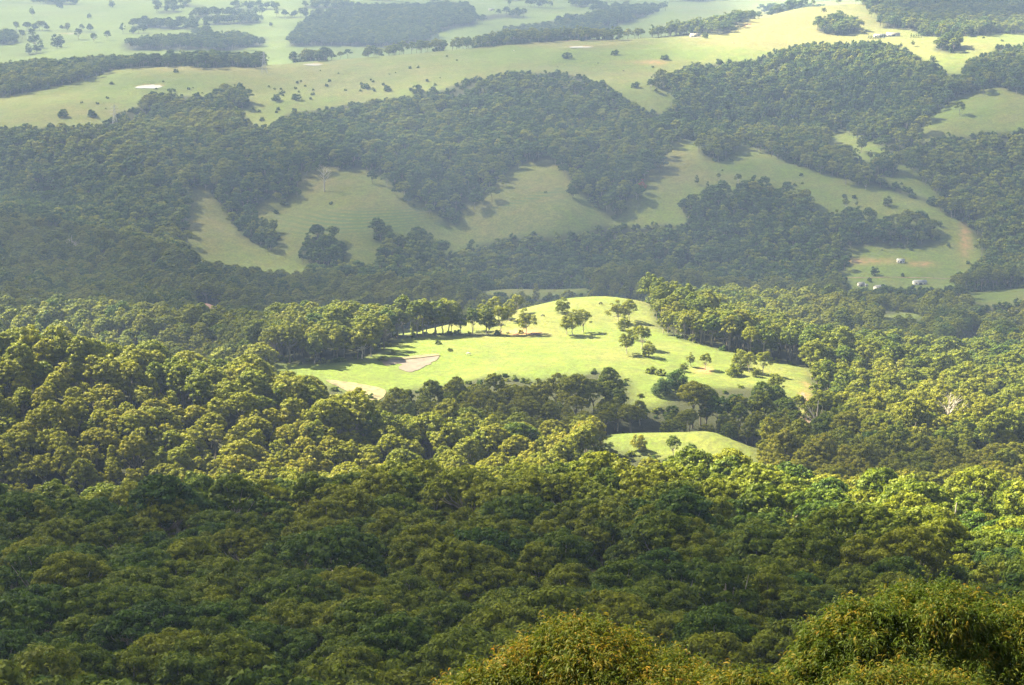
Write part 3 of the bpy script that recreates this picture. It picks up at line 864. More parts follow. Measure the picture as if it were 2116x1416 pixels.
# far slope
x, y, z = woods(2080, 3900, 11.0, 20, rg)
steep = np.clip(1 + 0.2 * vnoise(x, y, 90, 44) + rg.normal(0, 0.14, len(x)), 0.6, 1.4) * 0.95
tn = np.clip(tree_tint(x, y, rg) - 0.13 + 0.12 * vnoise(x, y, 200, 45) + rg.normal(0, 0.10, len(x)), 0, 0.7)
tag(scatter("hillside_forest", x, y, rg.choice(5, len(x), p=[.25, .2, .2, .2, .15]), steep, tn, FAR), kind='stuff')
x, y, z = woods(3900, 6400, 15, 16, rg)
tag(scatter("distant_woods", x, y, rg.choice(5, len(x), p=[.2, .1, .4, .15, .15]), rg.uniform(0.9, 1.3, len(x)), np.clip(rg.normal(0.2, 0.1, len(x)), 0, .5), FAR), kind='stuff')
# undergrowth along the edges of the far woods and in the gullies, rough scrub on the plateau
xs, ys = jgrid(-1000, 1000, 1900, 3400, 8, rg, 0.5)
k = np.abs(xs) < 0.31 * ys
xs, ys = xs[k], ys[k]
zs = ground(xs, ys)
opn = cover(xs, ys, zs)
pxs, pys = proj(xs, ys, zs)
scr = (np.exp(-(((pxs - 650) / 150) ** 2 + ((pys - 185) / 16) ** 2)) * 0.16 + np.exp(-(((pxs - 430) / 160) ** 2 + ((pys - 220) / 28) ** 2)) * 0.20
       + np.exp(-(((pxs - 1250) / 140) ** 2 + ((pys - 195) / 35) ** 2)) * 0.05 + np.exp(-(((pxs - 850) / 120) ** 2 + ((pys - 170) / 25) ** 2)) * 0.08
       + np.exp(-(((pxs - 1900) / 160) ** 2 + ((pys - 140) / 40) ** 2)) * 0.08 + np.exp(-(((pxs - 1700) / 240) ** 2 + ((pys - 420) / 80) ** 2)) * 0.05)
scr *= 0.8 * (vnoise(xs, ys, 40, 71) > 0.0)
k = np.where(opn, rg.random(len(xs)) < scr + 0.001, rg.random(len(xs)) < 0.45)
xs, ys = xs[k], ys[k]
tag(scatter("hillside_scrub", xs, ys, rg.integers(0, 2, len(xs)), np.where(opn[k], rg.uniform(0.3, 0.8, len(xs)), rg.uniform(0.8, 1.4, len(xs))), np.clip(rg.normal(0.15, 0.12, len(xs)), 0, .6), SCRUB), kind='stuff')
xs, ys = jgrid(-500, 600, 800, 1900, 7, rg, 0.5)
zs = ground(xs, ys)
opn = cover(xs, ys, zs)
pxs, pys = proj(xs, ys, zs)
edge = ~opn & (cover(xs + 9, ys, ground(xs + 9, ys)) | cover(xs - 9, ys, ground(xs - 9, ys)) | cover(xs, ys - 12, ground(xs, ys - 12)) | cover(xs, ys + 12, ground(xs, ys + 12)))
k = edge & (rg.random(len(xs)) < 0.5)
xs, ys = xs[k], ys[k]
tag(scatter("paddock_scrub", xs, ys, rg.integers(0, 2, len(xs)), rg.uniform(0.3, 0.75, len(xs)), np.clip(rg.normal(0.3, 0.12, len(xs)), 0, .6),
            [mesh_joined("near_scrub", dict(seed=70 + i, Rr=3.6, H=5.5, crown=5.2, n_cl=16, cl_r=1.2, n_leaf=110, leaf=0.5, kind="dense", limbs=3)) for i in range(2)]), kind='stuff')


# ------------------------------------------------------------------ wattle bushes just below the lookout
def wattle(lobes, label, seed, dens, tint):
    rg = np.random.default_rng(seed)
    L = []
    for px, py, D, rx, ry in lobes:
        c = np.array(P(px, py, D)); k = math.hypot(D, CAMZ - c[2]) / F
        L.append((c, np.array([rx * k, rx * k * 0.85, ry * k])))
    for c, r in list(L):
        for _ in range(5):
            d = rg.normal(0, 1, 3); d[2] = abs(d[2]) + 0.2; d /= np.linalg.norm(d)
            L.append((c + d * r * rg.uniform(0.75, 0.98), r * rg.uniform(0.2, 0.38)))
    cx = np.mean([c[0] for c, _ in L]); cyy = np.mean([c[1] for c, _ in L])
    gz = float(ground(cx, cyy))
    base = np.array([cx, cyy, gz])
    C = []; N = []
    for i, (c, r) in enumerate(L):
        n_ = int(dens * r[0] * r[2] * 12)
        d = rg.normal(0, 1, (n_, 3)); d /= np.linalg.norm(d, axis=1)[:, None]
        d = d[d[:, 2] > -0.75]
        bum = 1 + 0.16 * np.sin(d[:, 0] * 8 + i) * np.sin(d[:, 2] * 7 + 2 * i) + 0.10 * np.sin(d[:, 1] * 15 + d[:, 0] * 13 + i) * np.sin(d[:, 2] * 14)
        p = c + d * r * (bum * rg.uniform(0.66, 1.10, len(d)))[:, None]
        keep = np.ones(len(p), bool)
        for j, (c2, r2) in enumerate(L):
            if j != i:
                keep &= (((p - c2) / r2) ** 2).sum(1) > 0.5
        C.append(p[keep]); N.append((d / r * r.mean())[keep])
    C = np.concatenate(C); N = np.concatenate(N); N /= np.linalg.norm(N, axis=1)[:, None]
    ns = len(C)
    per = 13
    ax = N * 0.8 + np.array([0, 0, 0.55]) + rg.normal(0, 0.35, (ns, 3)); ax /= np.linalg.norm(ax, axis=1)[:, None]
    ln = rg.uniform(0.15, 0.5, ns)
    si = np.repeat(np.arange(ns), per)
    t = np.tile(np.linspace(0, 1, per), ns)
    b0 = C[si] + ax[si] * (ln[si] * t)[:, None]
    out = rg.normal(0, 1, (len(si), 3)); out -= ax[si] * (out * ax[si]).sum(1)[:, None]
    out /= np.linalg.norm(out, axis=1)[:, None]
    out = out * 0.8 + ax[si] * 0.5 + N[si] * 0.3 + np.array([0, 0, -0.15]); out /= np.linalg.norm(out, axis=1)[:, None]
    le = rg.uniform(0.13, 0.27, len(si)) * (1.1 - 0.45 * t)
    down = np.array([0, 0, -1.0])
    w = np.cross(out, rg.normal(0, 1, (len(si), 3))); w /= np.linalg.norm(w, axis=1)[:, None]
    w *= (le * 0.085)[:, None]
    p0 = b0
    p1 = b0 + out * (le * 0.45)[:, None] + down * (le * 0.04)[:, None]
    p2 = b0 + out * (le * 0.8)[:, None] + down * (le * 0.28)[:, None]
    p3 = b0 + out * (le * 0.95)[:, None] + down * (le * 0.62)[:, None]
    V = np.stack([p0, p1 - w, p1 + w, p2 - w * 0.8, p2 + w * 0.8, p3], 1).reshape(-1, 3)
    k = np.arange(len(si))[:, None] * 6
    f4 = k + np.array([[1, 2, 4, 3]]); f3 = np.concatenate([k + np.array([[0, 2, 1]]), k + np.array([[3, 4, 5]])])
    spray = rg.uniform(0, 1, ns) ** 1.6
    patch = 0.5 + 0.5 * np.sin(C[:, 0] * 3.1 + seed) * np.sin(C[:, 2] * 3.7 + C[:, 1] * 2)
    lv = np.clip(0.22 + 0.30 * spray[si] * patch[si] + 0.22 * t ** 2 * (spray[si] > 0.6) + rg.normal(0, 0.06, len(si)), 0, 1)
    o = root("wattle_bush", base, label, "bush")
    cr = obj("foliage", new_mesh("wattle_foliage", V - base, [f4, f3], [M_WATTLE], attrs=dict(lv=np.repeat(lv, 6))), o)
    cr["tint"] = tint
    mb = MB()
    for c, r in L:
        q = c - base
        mb.tube([(rg.normal(0, .1), rg.normal(0, .1), -0.5), q * (0.25, 0.25, 0.35), q * (0.7, 0.7, 0.75), q], [0.09, 0.06, 0.04, 0.015], 6)
        for _ in range(5):
            e = q + rg.normal(0, 0.5, 3) * r
            mb.tube([q * (0.7, 0.7, 0.75), (q * 0.85 + e * 0.1), e], [0.03, 0.02, 0.006], 5)
    mb.build("branches", M_BARK, o, smooth=True)


wattle([(1195, 1449, 38, 150, 130), (1070, 1484, 37.6, 120, 105), (1345, 1459, 38.4, 115, 88), (1190, 1384, 38, 85, 72), (1395, 1504, 37, 105, 98), (985, 1524, 37.5, 100, 90), (1270, 1549, 36.6, 160, 140), (1100, 1624, 37, 200, 150), (1330, 1644, 37, 180, 150)],
       "olive wattle bush with fine drooping leaves, left one at the bottom edge", 5, 170, 0.23)
wattle([(1900, 1424, 39, 165, 170), (1765, 1409, 38.5, 110, 120), (2060, 1409, 39.3, 140, 135), (1705, 1474, 38, 85, 105), (2190, 1454, 39, 150, 165), (1880, 1584, 37.5, 220, 170), (1990, 1504, 38, 150, 130), (2120, 1624, 38, 200, 180)],
       "largest wattle bush with drooping green and orange leaves, bottom right corner", 6, 170, 0.15)
wattle([(1820, 1476, 33, 80, 60), (1930, 1482, 33.2, 90, 66), (1870, 1544, 32.6, 150, 90)],
       "low wattle bush in front of the big one at the bottom right", 8, 170, 0.22)
wattle([(1545, 1464, 35, 62, 40), (1600, 1499, 35, 70, 60), (1500, 1514, 35, 80, 60)],
       "small wattle tip between the two big bushes on the bottom edge", 9, 170, 0.23)

# ------------------------------------------------------------------ trees that stand apart
PAD = [dict(seed=101, Rr=7.2, H=20, crown=13, n_cl=40, cl_r=1.7, n_leaf=150, leaf=0.5, kind="open", limbs=16),
       dict(seed=102, Rr=5.4, H=20, crown=14, n_cl=32, cl_r=1.6, n_leaf=150, leaf=0.5, kind="open", limbs=14),
       dict(seed=103, Rr=6.4, H=19, crown=12, n_cl=36, cl_r=1.7, n_leaf=150, leaf=0.5, kind="gum", limbs=14),
       dict(seed=104, Rr=6.8, H=17, crown=15, n_cl=44, cl_r=1.8, n_leaf=150, leaf=0.5, kind="dense", limbs=10),
       dict(seed=105, Rr=4.6, H=21, crown=16, n_cl=30, cl_r=1.5, n_leaf=150, leaf=0.5, kind="open", limbs=12)]
PADM = [mesh_pair("paddock_gum", s) for s in PAD]
PINE = [mesh_pair("pine", dict(seed=120 + i, Rr=5.0, H=20, crown=18.5, n_cl=60, cl_r=1.5, n_leaf=130, leaf=0.45, kind="cone", limbs=6)) for i in range(2)]
FIG = mesh_pair("fig", dict(seed=125, Rr=8.5, H=15, crown=13, n_cl=60, cl_r=1.8, n_leaf=150, leaf=0.45, kind="dense", limbs=8))
SHR = [mesh_pair("shrub", dict(seed=130 + i, Rr=4.2, H=6.5, crown=6.0, n_cl=18, cl_r=1.3, n_leaf=130, leaf=0.5, kind="dense", limbs=6)) for i in range(2)]


def dead_mesh(seed, n=14):
    rg = np.random.default_rng(seed)
    t = MB()
    t.tube([(0, 0, -1), (0.2, 0, 5), (-0.2, 0.2, 10), (0.2, 0, 16)], [0.5, 0.4, 0.26, 0.08], 7)
    for i in range(n):
        z0 = rg.uniform(5, 13); a = rg.uniform(0, 6.28); le = rg.uniform(2.5, 6)
        d = np.array([math.cos(a), math.sin(a), rg.uniform(0.5, 1.3)]); p0 = np.array([0, 0, z0]); p1 = p0 + d * le * 0.5 + rg.normal(0, .3, 3); p2 = p0 + d * le
        t.tube([p0, p1, p2], [0.16, 0.11, 0.03], 5)
        for _ in range(4):
            e = p1 + rg.normal(0, 1, 3) * 0.4 + d * rg.uniform(0.8, 2.2) + (rg.normal(0, .8), rg.normal(0, .8), .3)
            t.tube([p1, e], [0.07, 0.02], 4)
    v, f4, f3 = t.arr()
    return new_mesh("dead_tree", v, [f4, f3], [M_WOOD], smooth=True)


DEAD = [dead_mesh(1), dead_mesh(2)]
# kind, photo x and y of the base, height in photo pixels, tint, label
T = [
    ("p0", 915, 690, 76, .50, "tallest multi-trunked gum on the paddock crest, left of the clump"),
    ("p1", 899, 690, 66, .44, "slim gum against the left side of the tallest crest gum"),
    ("p2", 927, 690, 74, .48, "gum against the right side of the tallest crest gum"),
    ("p1", 952, 691, 52, .30, "darker gum at the right end of the left crest clump"),
    ("p0", 822, 695, 74, .55, "wide sunlit gum at the left end of the paddock crest"),
    ("p4", 808, 697, 56, .50, "thin gum tight against the left side of the leftmost crest gum"),
    ("p3", 862, 691, 40, .42, "low rounded gum between the leftmost crest gum and the tallest one"),
    ("p0", 748, 742, 74, .58, "pale-trunked spreading gum at the paddock edge above the muddy dam"),
    ("p1", 1010, 691, 46, .50, "short gum left of the twin-trunked gum on the crest"),
    ("p2", 1034, 691, 62, .54, "twin-trunked gum on the crest left of the bare earth patch"),
    ("p0", 1087, 692, 58, .56, "sunlit gum with dark stems beside the bare earth patch"),
    ("p2", 978, 684, 44, .48, "gum behind the left crest clump, before the twin-trunked gum"),
    ("p1", 1000, 672, 52, .52, "tall gum behind the short crest gum"),
    ("p2", 1022, 662, 50, .55, "gum on the far side of the crest behind the twin-trunked gum"),
    ("p0", 1052, 664, 46, .56, "gum behind the crest just right of the twin-trunked gum"),
    ("p2", 1068, 650, 44, .58, "light green gum climbing the hillside behind the crest trees"),
    ("p1", 1078, 636, 42, .60, "feathery light gum on the skyline left of the knoll top"),
    ("p4", 1108, 628, 42, .62, "tallest pale gum on the knoll shoulder skyline"),
    ("p3", 1136, 619, 18, .55, "tiny rounded gum on the skyline right of the tallest shoulder gum"),
    ("p3", 1161, 648, 38, .46, "rounded dark gum in the middle of the bright knoll slope"),
    ("p1", 1171, 692, 52, .56, "thin gum at the left of the three in the paddock centre"),
    ("p0", 1183, 695, 58, .56, "pale-trunked middle gum of the three in the paddock centre"),
    ("p2", 1205, 688, 50, .54, "right-hand gum of the three in the paddock centre"),
    ("p0", 1277, 668, 50, .66, "pale airy gum at the left of the knoll-top clump"),
    ("p2", 1300, 664, 46, .50, "dark-leaved gum in the middle of the knoll-top clump"),
    ("p3", 1290, 684, 36, .50, "bushy gum in front of the knoll-top clump"),
    ("p0", 1295, 732, 52, .50, "leaning gum with a bare stem on the slope below the knoll-top clump"),
    ("p2", 1326, 722, 52, .55, "broad gum right of the leaning slope gum"),
    ("p3", 1341, 738, 38, .55, "low bushy gum at the lower right of the slope clump"),
    ("p1", 1312, 704, 34, .52, "small gum between the knoll-top clump and the slope clump"),
    ("p1", 1371, 690, 46, .52, "first gum of the row along the right paddock edge"),
    ("p2", 1392, 694, 50, .50, "second gum of the right paddock edge row"),
    ("p1", 1408, 700, 44, .48, "third gum of the right paddock edge row, dark stems"),
    ("p4", 1437, 708, 40, .52, "small light gum in front of the right paddock edge row"),
    ("p0", 1495, 716, 58, .55, "white-limbed gum at the bend of the right paddock edge"),
    ("p4", 1545, 722, 60, .54, "columnar gum above the red bank of the right paddock edge"),
    ("p3", 1566, 736, 42, .40, "dark round gum at the right end of the paddock edge row"),
    ("p2", 1458, 764, 36, .48, "lone round gum above the red eroded bank"),
    ("p1", 1426, 757, 30, .45, "small dark gum left of the lone round gum by the red bank"),
    ("p3", 1412, 768, 22, .42, "low bushy gum at the foot of the slope left of the red bank"),
    ("p2", 1577, 774, 50, .50, "round gum at the right end of the clump above the lower paddock"),
    ("p2", 1548, 770, 44, .54, "gum in the middle of the clump above the pale lower paddock"),
    ("p3", 1530, 762, 48, .52, "taller gum at the back of the clump above the pale lower paddock"),
    ("s0", 1516, 777, 30, .40, "green round bush at the left foot of the gum clump"),
    ("p3", 1562, 780, 24, .48, "low tree under the gum clump above the pale lower paddock"),
    ("p2", 1603, 822, 50, .44, "solitary gum standing before the pale lower paddock"),
    ("p2", 1649, 862, 48, .46, "gum beside the red dirt track"),
    ("f0", 1395, 812, 56, .05, "dark blue-green fig tree with a wide dense crown below the paddock"),
    ("f0", 1372, 818, 40, .05, "second dark spreading tree against the left side of the wide fig"),
    ("p0", 1276, 893, 74, .50, "tall pale-trunked gum standing at the edge of the small lower paddock"),
    ("p4", 1322, 880, 70, .46, "slender gum right of the tall pale-trunked gum by the lower paddock"),
    ("c0", 1612, 955, 68, .04, "tallest dark pine at the right of the small lower paddock"),
    ("c1", 1660, 965, 56, .06, "dark pine behind the tallest one by the lower paddock"),
    ("c0", 1590, 900, 44, .06, "dark conical tree above the right tip of the lower paddock"),
    ("c1", 1461, 955, 22, .08, "tiny dark pine on the near side of the small lower paddock"),
    ("p2", 1391, 944, 44, .30, "grey-green gum on the near edge of the small lower paddock"),
    ("p3", 1428, 946, 34, .22, "dark bushy tree right of the grey-green gum on the paddock edge"),
    ("p3", 1320, 932, 42, .74, "golden brown rounded tree on the near edge of the lower paddock"),
    ("s1", 905, 712, 12, .30, "larger grey shrub on open grass below the left crest clump"),
    ("s0", 930, 726, 9, .25, "small dark shrub on open grass above the dam"),
    ("s0", 791, 746, 14, .40, "shrub at the left corner of the muddy dam"),
    ("s1", 812, 733, 12, .42, "shrub on the bank above the muddy dam"),
    ("s0", 1345, 772, 18, .38, "dark clump of scrub at the foot of the bare slope"),
    ("s1", 1365, 776, 16, .45, "low scrub beside the dark clump at the foot of the bare slope"),
    ("s1", 1076, 689, 10, .62, "brownish shrub on the bare earth patch of the crest"),
    # far slopes
    ("p0", 1315, 415, 34, .30, "lone dark gum casting a shadow at the foot of the right bare spur"),
    ("p4", 1440, 382, 20, .25, "slim left-hand gum of three above the grove on the right spur"),
    ("p4", 1462, 396, 22, .22, "slim right-hand gum of three above the grove on the right spur"),
    ("p2", 1485, 372, 14, .35, "small bushy gum at the top of the three above the grove"),
    ("p2", 1525, 380, 22, .32, "gum at the head of the grove on the long right spur"),
    ("p2", 1789, 393, 20, .28, "dark gum on the crest line of the long right spur"),
    ("p1", 1748, 430, 24, .40, "thin-crowned gum below the crest of the long right spur"),
    ("p1", 1770, 428, 14, .40, "tiny gum right of the thin-crowned one below the spur crest"),
    ("p2", 1914, 379, 12, .2, "small dark gum on the grass strip right of the gully"),
    ("p0", 1780, 316, 36, .34, "tall gum standing on the narrow grass strip above the gully"),
    ("p1", 1798, 332, 22, .42, "pale-stemmed gum just below the tall one on the grass strip"),
    ("p0", 1823, 358, 40, .36, "widest gum on the narrow grass strip of the right spur"),
    ("p1", 1775, 364, 30, .50, "white-stemmed gum in the gully beside the long spur"),
    ("p2", 1885, 350, 26, .22, "dark gum at the right edge of the narrow grass strip"),
    ("p3", 1668, 345, 30, .38, "light green gum leaning over the crest of the long spur"),
    ("p3", 1598, 312, 22, .40, "rounded gum touching the crest of the long spur near its top"),
    ("p3", 1640, 330, 34, .26, "broad gum behind the crest of the long spur"),
    ("p3", 1833, 427, 24, .30, "spreading dark gum low on the long right spur"),
    ("p3", 1890, 450, 14, .2, "first dark round tree of the three at the spur end"),
    ("p3", 1915, 458, 15, .2, "second dark round tree of the three at the spur end"),
    ("p3", 1942, 469, 14, .22, "third dark round tree of the three at the spur end"),
    ("p3", 1807, 570, 22, .1, "dark round tree on the slope above the farm sheds"),
    ("p3", 1865, 572, 10, .15, "tiny round tree on the slope right of the dark one above the sheds"),
    ("p3", 1797, 583, 12, .15, "small tree between the white shed and the slope"),
    ("p3", 1960, 512, 10, .2, "lone mushroom-shaped tree left of the eroded red gully"),
    ("s0", 1510, 333, 8, .2, "dark shrub near the top of the right bare spur"),
    ("p3", 560, 518, 34, .15, "dark round tree right one of the pair on the bare lower slope"),
    ("p3", 538, 506, 30, .18, "dark round tree left one of the pair on the bare lower slope"),
    ("p3", 665, 530, 46, .18, "rounded tree at the left of the dark clump on the lower slope"),
    ("p3", 692, 548, 50, .2, "tallest tree at the right of the dark clump on the lower slope"),
    ("p3", 800, 498, 24, .2, "dark tree at the lower right of the terraced slope"),
    ("p3", 1258, 628, 0, .2, ""),
    # plateau
    ("s0", 129, 242, 20, .12, "dark round tree standing alone on the left plateau edge"),
    ("s1", 190, 241, 17, .12, "dark round tree right of the lone plateau-edge tree"),
    ("s0", 497, 184, 15, .12, "dark upright bush in the middle of the left plateau"),
    ("s0", 756, 184, 14, .14, "round bush on the plateau above the central wood, left of two"),
    ("s1", 800, 188, 14, .18, "round bush on the plateau above the central wood, right of two"),
    ("s1", 861, 192, 20, .2, "wide bush at the upper edge of the central wood"),
    ("s0", 570, 208, 16, .12, "dark bush left of two on the scrubby plateau edge"),
    ("s1", 612, 206, 15, .12, "dark bush right of two on the scrubby plateau edge"),
    ("s0", 541, 250, 10, .12, "small dark bush in the grass notch of the central wood"),
    ("s0", 231, 175, 8, .15, "tiny bush on the plateau left of the round white pond"),
    ("s1", 363, 150, 9, .12, "tiny dark tree on the pale plateau above the round pond"),
    ("s1", 1172, 121, 15, .08, "wide dark bush just below the plateau pond in the centre"),
    ("s0", 1271, 113, 13, .2, "bush on the plateau right of the central pond"),
    ("s0", 1374, 123, 13, .18, "bush above the red scrape on the plateau"),
    ("s0", 1243, 177, 15, .14, "dark conical bush below the plateau, centre right"),
    ("s1", 1213, 172, 12, .16, "bush left of the dark conical one below the plateau"),
    ("s0", 1313, 181, 15, .2, "bush at the left of the edge wood under the plateau"),
    ("p2", 1345, 187, 24, .2, "tree at the edge of the wood under the plateau"),
    ("p3", 1458, 80, 16, .25, "round tree beside the ridge-top farmhouse"),
    ("p2", 1702, 31, 15, .25, "gum on the golden ridge field"),
    ("p2", 1680, 14, 14, .3, "gum higher up on the golden ridge field"),
    ("p2", 1733, 12, 16, .3, "gum at the top edge of the golden ridge field"),
    ("p1", 1862, 100, 12, .3, "small gum left of two below the ridge sheds"),
    ("p1", 1886, 97, 14, .3, "small gum right of two below the ridge sheds"),
    ("p3", 1927, 128, 15, .2, "dark tree on the pasture at the upper right"),
    ("p3", 1998, 133, 10, .2, "small dark tree on the pasture right of the dark one"),
    ("p0", 1978, 98, 32, .3, "wide gum standing on the upper right pasture"),
    # far valley
    ("p0", 302, 60, 20, .2, "small round tree alone on the far green field"),
    ("p0", 427, 50, 19, .2, "round tree alone on the middle of the far pale field"),
    ("p2", 222, 83, 20, .2, "dark tree right of the far white pond"),
    ("p2", 162, 82, 24, .25, "gum just right of the far white pond"),
    ("p2", 194, 88, 20, .22, "gum between the far pond gum and the dark tree"),
    ("p3", 120, 100, 34, .1, "dark bushy tree below the far white pond"),
    ("p0", 72, 100, 34, .25, "wide gum left of the dark bushy tree in the far valley"),
    ("p2", 497, 52, 12, .2, "tree above the left end of the far dark belt"),
    ("p3", 560, 54, 10, .1, "small dark tree on the far field right of the belt"),
    ("p3", 127, 60, 10, .1, "dark tree above the far white pond"),
    ("p1", 67, 36, 22, .3, "thin tree on the far green slope at the upper left"),
    ("p3", 231, 15, 16, .1, "dark tree at the top edge above the far green field"),
    ("p3", 124, 18, 18, .1, "dark clump tree at the top edge, upper left corner"),
    ("p3", 184, 38, 12, .2, "small pale tree on the far green slope"),
]
KM = dict(p0=(PADM[0], 20), p1=(PADM[1], 20), p2=(PADM[2], 19), p3=(PADM[3], 17), p4=(PADM[4], 21), c0=(PINE[0], 20), c1=(PINE[1], 20), f0=(FIG, 15), s0=(SHR[0], 6.5), s1=(SHR[1], 6.5))
rg = np.random.default_rng(21)
for k, px, py, hp, tint, label in T:
    if not label:
        continue
    dmin = 850 if py > 560 else 2000
    c = at(px, py, dmin)
    dist = math.hypot(c[1], CAMZ - c[2])
    ms, H = KM[k]
    s = hp * dist / F / H
    nm, cat = {"c": ("pine_tree", "tree"), "f": ("fig_tree", "tree"), "s": ("shrub", "shrub"), "p": ("paddock_gum", "tree")}[k[0]]
    if k[0] == "s" and hp >= 12 and py < 300:
        nm, cat = "plateau_bush", "bush"
    plant(nm, ms, (c[0], c[1], c[2] - 0.2), s, rg.uniform(0, 6.28), tint, label, cat, None, ("trunk", "crown") if k[0] != "s" else ("stem", "foliage"))
DM = [(670, 377, 34, "white dead tree on the bare spur above the terraced slope", 1), (1966, 1062, 28, "pale dead branches standing out of the shaded canopy, right", 0), (2096, 1148, 44, "bleached dead trunk at the right edge of the canopy", 1),
      (1686, 866, 40, "grey dead limbs among the gums right of the red track", 0), (1958, 852, 44, "pale dead tree in the sunlit right-hand wood", 1), (150, 520, 34, "white dead stag tree in the shaded wood at the left", 0)]
for px, py, hp, label, v in DM:
    up = 150 if py > 1000 else (75 if py > 800 else 20)      # most of the stem stands inside the canopy
    c = at(px, py + up, 350 if py > 1000 else (750 if py > 700 else 1400))
    hp += up
    dist = math.hypot(c[1], CAMZ - c[2])
    o = obj("dead_tree", DEAD[v], None, (c[0], c[1], c[2])); o.scale = [hp * dist / F / 16] * 3
    tag(o, label, "dead tree")
c = at(1328, 400, 2000)
plant("paddock_gum", PADM[1], tuple(c), 30 * 2400 / F / 20, 1.0, 0.93, "reddish bare-crowned tree at the head of the right bare spur", "tree", None)

# ------------------------------------------------------------------ farm buildings
M_WALL = flat_mat("shed_wall", (0.55, 0.53, 0.48), 0.7)
M_DARK = flat_mat("shed_opening", (0.05, 0.05, 0.05), 0.8)
ROOFS = dict(white=flat_mat("white_roof", (0.26, 0.26, 0.26), 0.7), grey=flat_mat("grey_roof", (0.25, 0.26, 0.27), 0.5), brown=flat_mat("brown_tile_roof", (0.30, 0.17, 0.13), 0.8), cream=flat_mat("cream_roof", (0.38,0.33,0.26), 0.6))


def shed(px, py, w, d, h, rz, roof, label, cat="shed", name="farm_shed", dmin=1700, hip=False, lift=0.0):
    c = at(px, py, dmin)
    r = root(name, (c[0], c[1], c[2] + lift), label, cat, None, rz, 0.82 if 500 < py < 620 else 1.0)
    mb = MB(); mb.box(-w / 2, w / 2, -d / 2, d / 2, -2.0 - lift, h)
    rh = d * 0.22
    if not hip:
        mb.add([(-w / 2, -d / 2, h), (-w / 2, d / 2, h), (-w / 2, 0, h + rh), (w / 2, -d / 2, h), (w / 2, d / 2, h), (w / 2, 0, h + rh)], f3=[(0, 2, 1), (3, 4, 5)])
    mb.build("wall", M_WALL, r)
    mb = MB(); e = 0.5
    if hip:
        k = d * 0.45
        mb.add([(-w / 2 - e, -d / 2 - e, h - .1), (w / 2 + e, -d / 2 - e, h - .1), (w / 2 + e, d / 2 + e, h - .1), (-w / 2 - e, d / 2 + e, h - .1), (-w / 2 + k, 0, h + rh * 1.5), (w / 2 - k, 0, h + rh * 1.5)],
               f4=[(0, 1, 5, 4), (2, 3, 4, 5)], f3=[(1, 2, 5), (3, 0, 4)])
    else:
        for sgn in (-1, 1):
            a, b = (sgn * (d / 2 + e), h - 0.22 * e * 2 + 0.15), (0, h + rh + 0.15)
            mb.add([(-w / 2 - e, a[0], a[1]), (w / 2 + e, a[0], a[1]), (w / 2 + e, b[0], b[1]), (-w / 2 - e, b[0], b[1]),
                    (-w / 2 - e, a[0], a[1] + .15), (w / 2 + e, a[0], a[1] + .15), (w / 2 + e, b[0], b[1] + .15), (-w / 2 - e, b[0], b[1] + .15)],
                   [(0, 3, 2, 1), (4, 5, 6, 7), (0, 1, 5, 4), (1, 2, 6, 5), (3, 0, 4, 7)])
    mb.build("roof", ROOFS[roof], r)
    mb = MB(); mb.box(-w * 0.12, w * 0.12, -d / 2 - 0.06, -d / 2 + 0.02, 0, h * 0.8); mb.build("door", M_DARK, r)
    for sx in (-0.34, 0.34):
        mb = MB(); mb.box(w * sx - 0.9, w * sx + 0.9, -d / 2 - 0.05, -d / 2 + 0.02, h * 0.4, h * 0.75); mb.build("window", M_DARK, r)


shed(1779, 591, 8, 7, 3, 0.2, "white", "small white-roofed shed at the left of the valley farm")
shed(1790, 592, 3, 3, 2.2, 0.1, "white", "tiny white hut beside the small white-roofed shed")
shed(1818, 598, 14, 10, 3.2, 0.35, "white", "brightest white-roofed building of the valley farm", "house", "farmhouse")
shed(1900, 588, 17, 9, 3.4, 0.15, "grey", "long grey-roofed shed half behind trees at the valley farm")
shed(1861, 543, 10, 8, 3, -0.1, "grey", "open grey-roofed shed alone on the slope above the farm")
shed(1845, 75, 22, 9, 3.5, 0.1, "cream", "long pale-roofed shed behind the dark hedge on the ridge", dmin=3000)
shed(1818, 77, 20, 9, 3.0, 0.1, "white", "low white-roofed shed hidden behind the left dark hedge on the ridge", dmin=3000)
shed(1436, 76, 16, 9, 3.2, 0.1, "cream", "farmhouse beside the round tree on the plateau ridge", "house", "farmhouse", dmin=3000)
shed(427, 646, 13, 11, 3.2, -0.15, "brown", "brown tiled house in a clearing of the shaded wood", "house", "farmhouse", dmin=1450, hip=True, lift=1.5)
shed(2092, 652, 9, 7, 3, 0.2, "cream", "small pale roof among trees at the right edge", "house", "farmhouse", dmin=1600)
shed(898, 60, 12, 8, 3, 0, "white", "tiny white house by the dark wood in the far valley", "house", "farmhouse", dmin=3900)
shed(1015, 22, 14, 8, 3, 0, "white", "white house near the top edge of the far valley", "house", "farmhouse", dmin=3900)
# dark hedge conifers by the ridge sheds
HC = mesh_pair("hedge_conifer", dict(seed=140, Rr=1.7, H=7, crown=6.6, n_cl=16, cl_r=0.9, n_leaf=60, leaf=0.5, kind="cone", limbs=3))
for i in range(8):
    c = at(1795 + i * 4.7, 81 - i * 0.25, 3000)
    plant("hedge_conifer", HC, tuple(c), 1.0, i, 0.02, "%s dark conifer from the left in the hedge before the ridge sheds" % ORD[i], "tree", "left hedge conifers on the ridge")
for i in range(5):
    c = at(1883 + i * 5, 78, 3000)
    plant("hedge_conifer", HC, tuple(c), 1.0, i, 0.02, "%s dark conifer from the left in the hedge right of the ridge sheds" % ORD[i], "tree", "right hedge conifers on the ridge")

# ------------------------------------------------------------------ transmission towers
M_STEEL = flat_mat("galvanised_steel", (0.30, 0.31, 0.33), 0.6, 0.3)


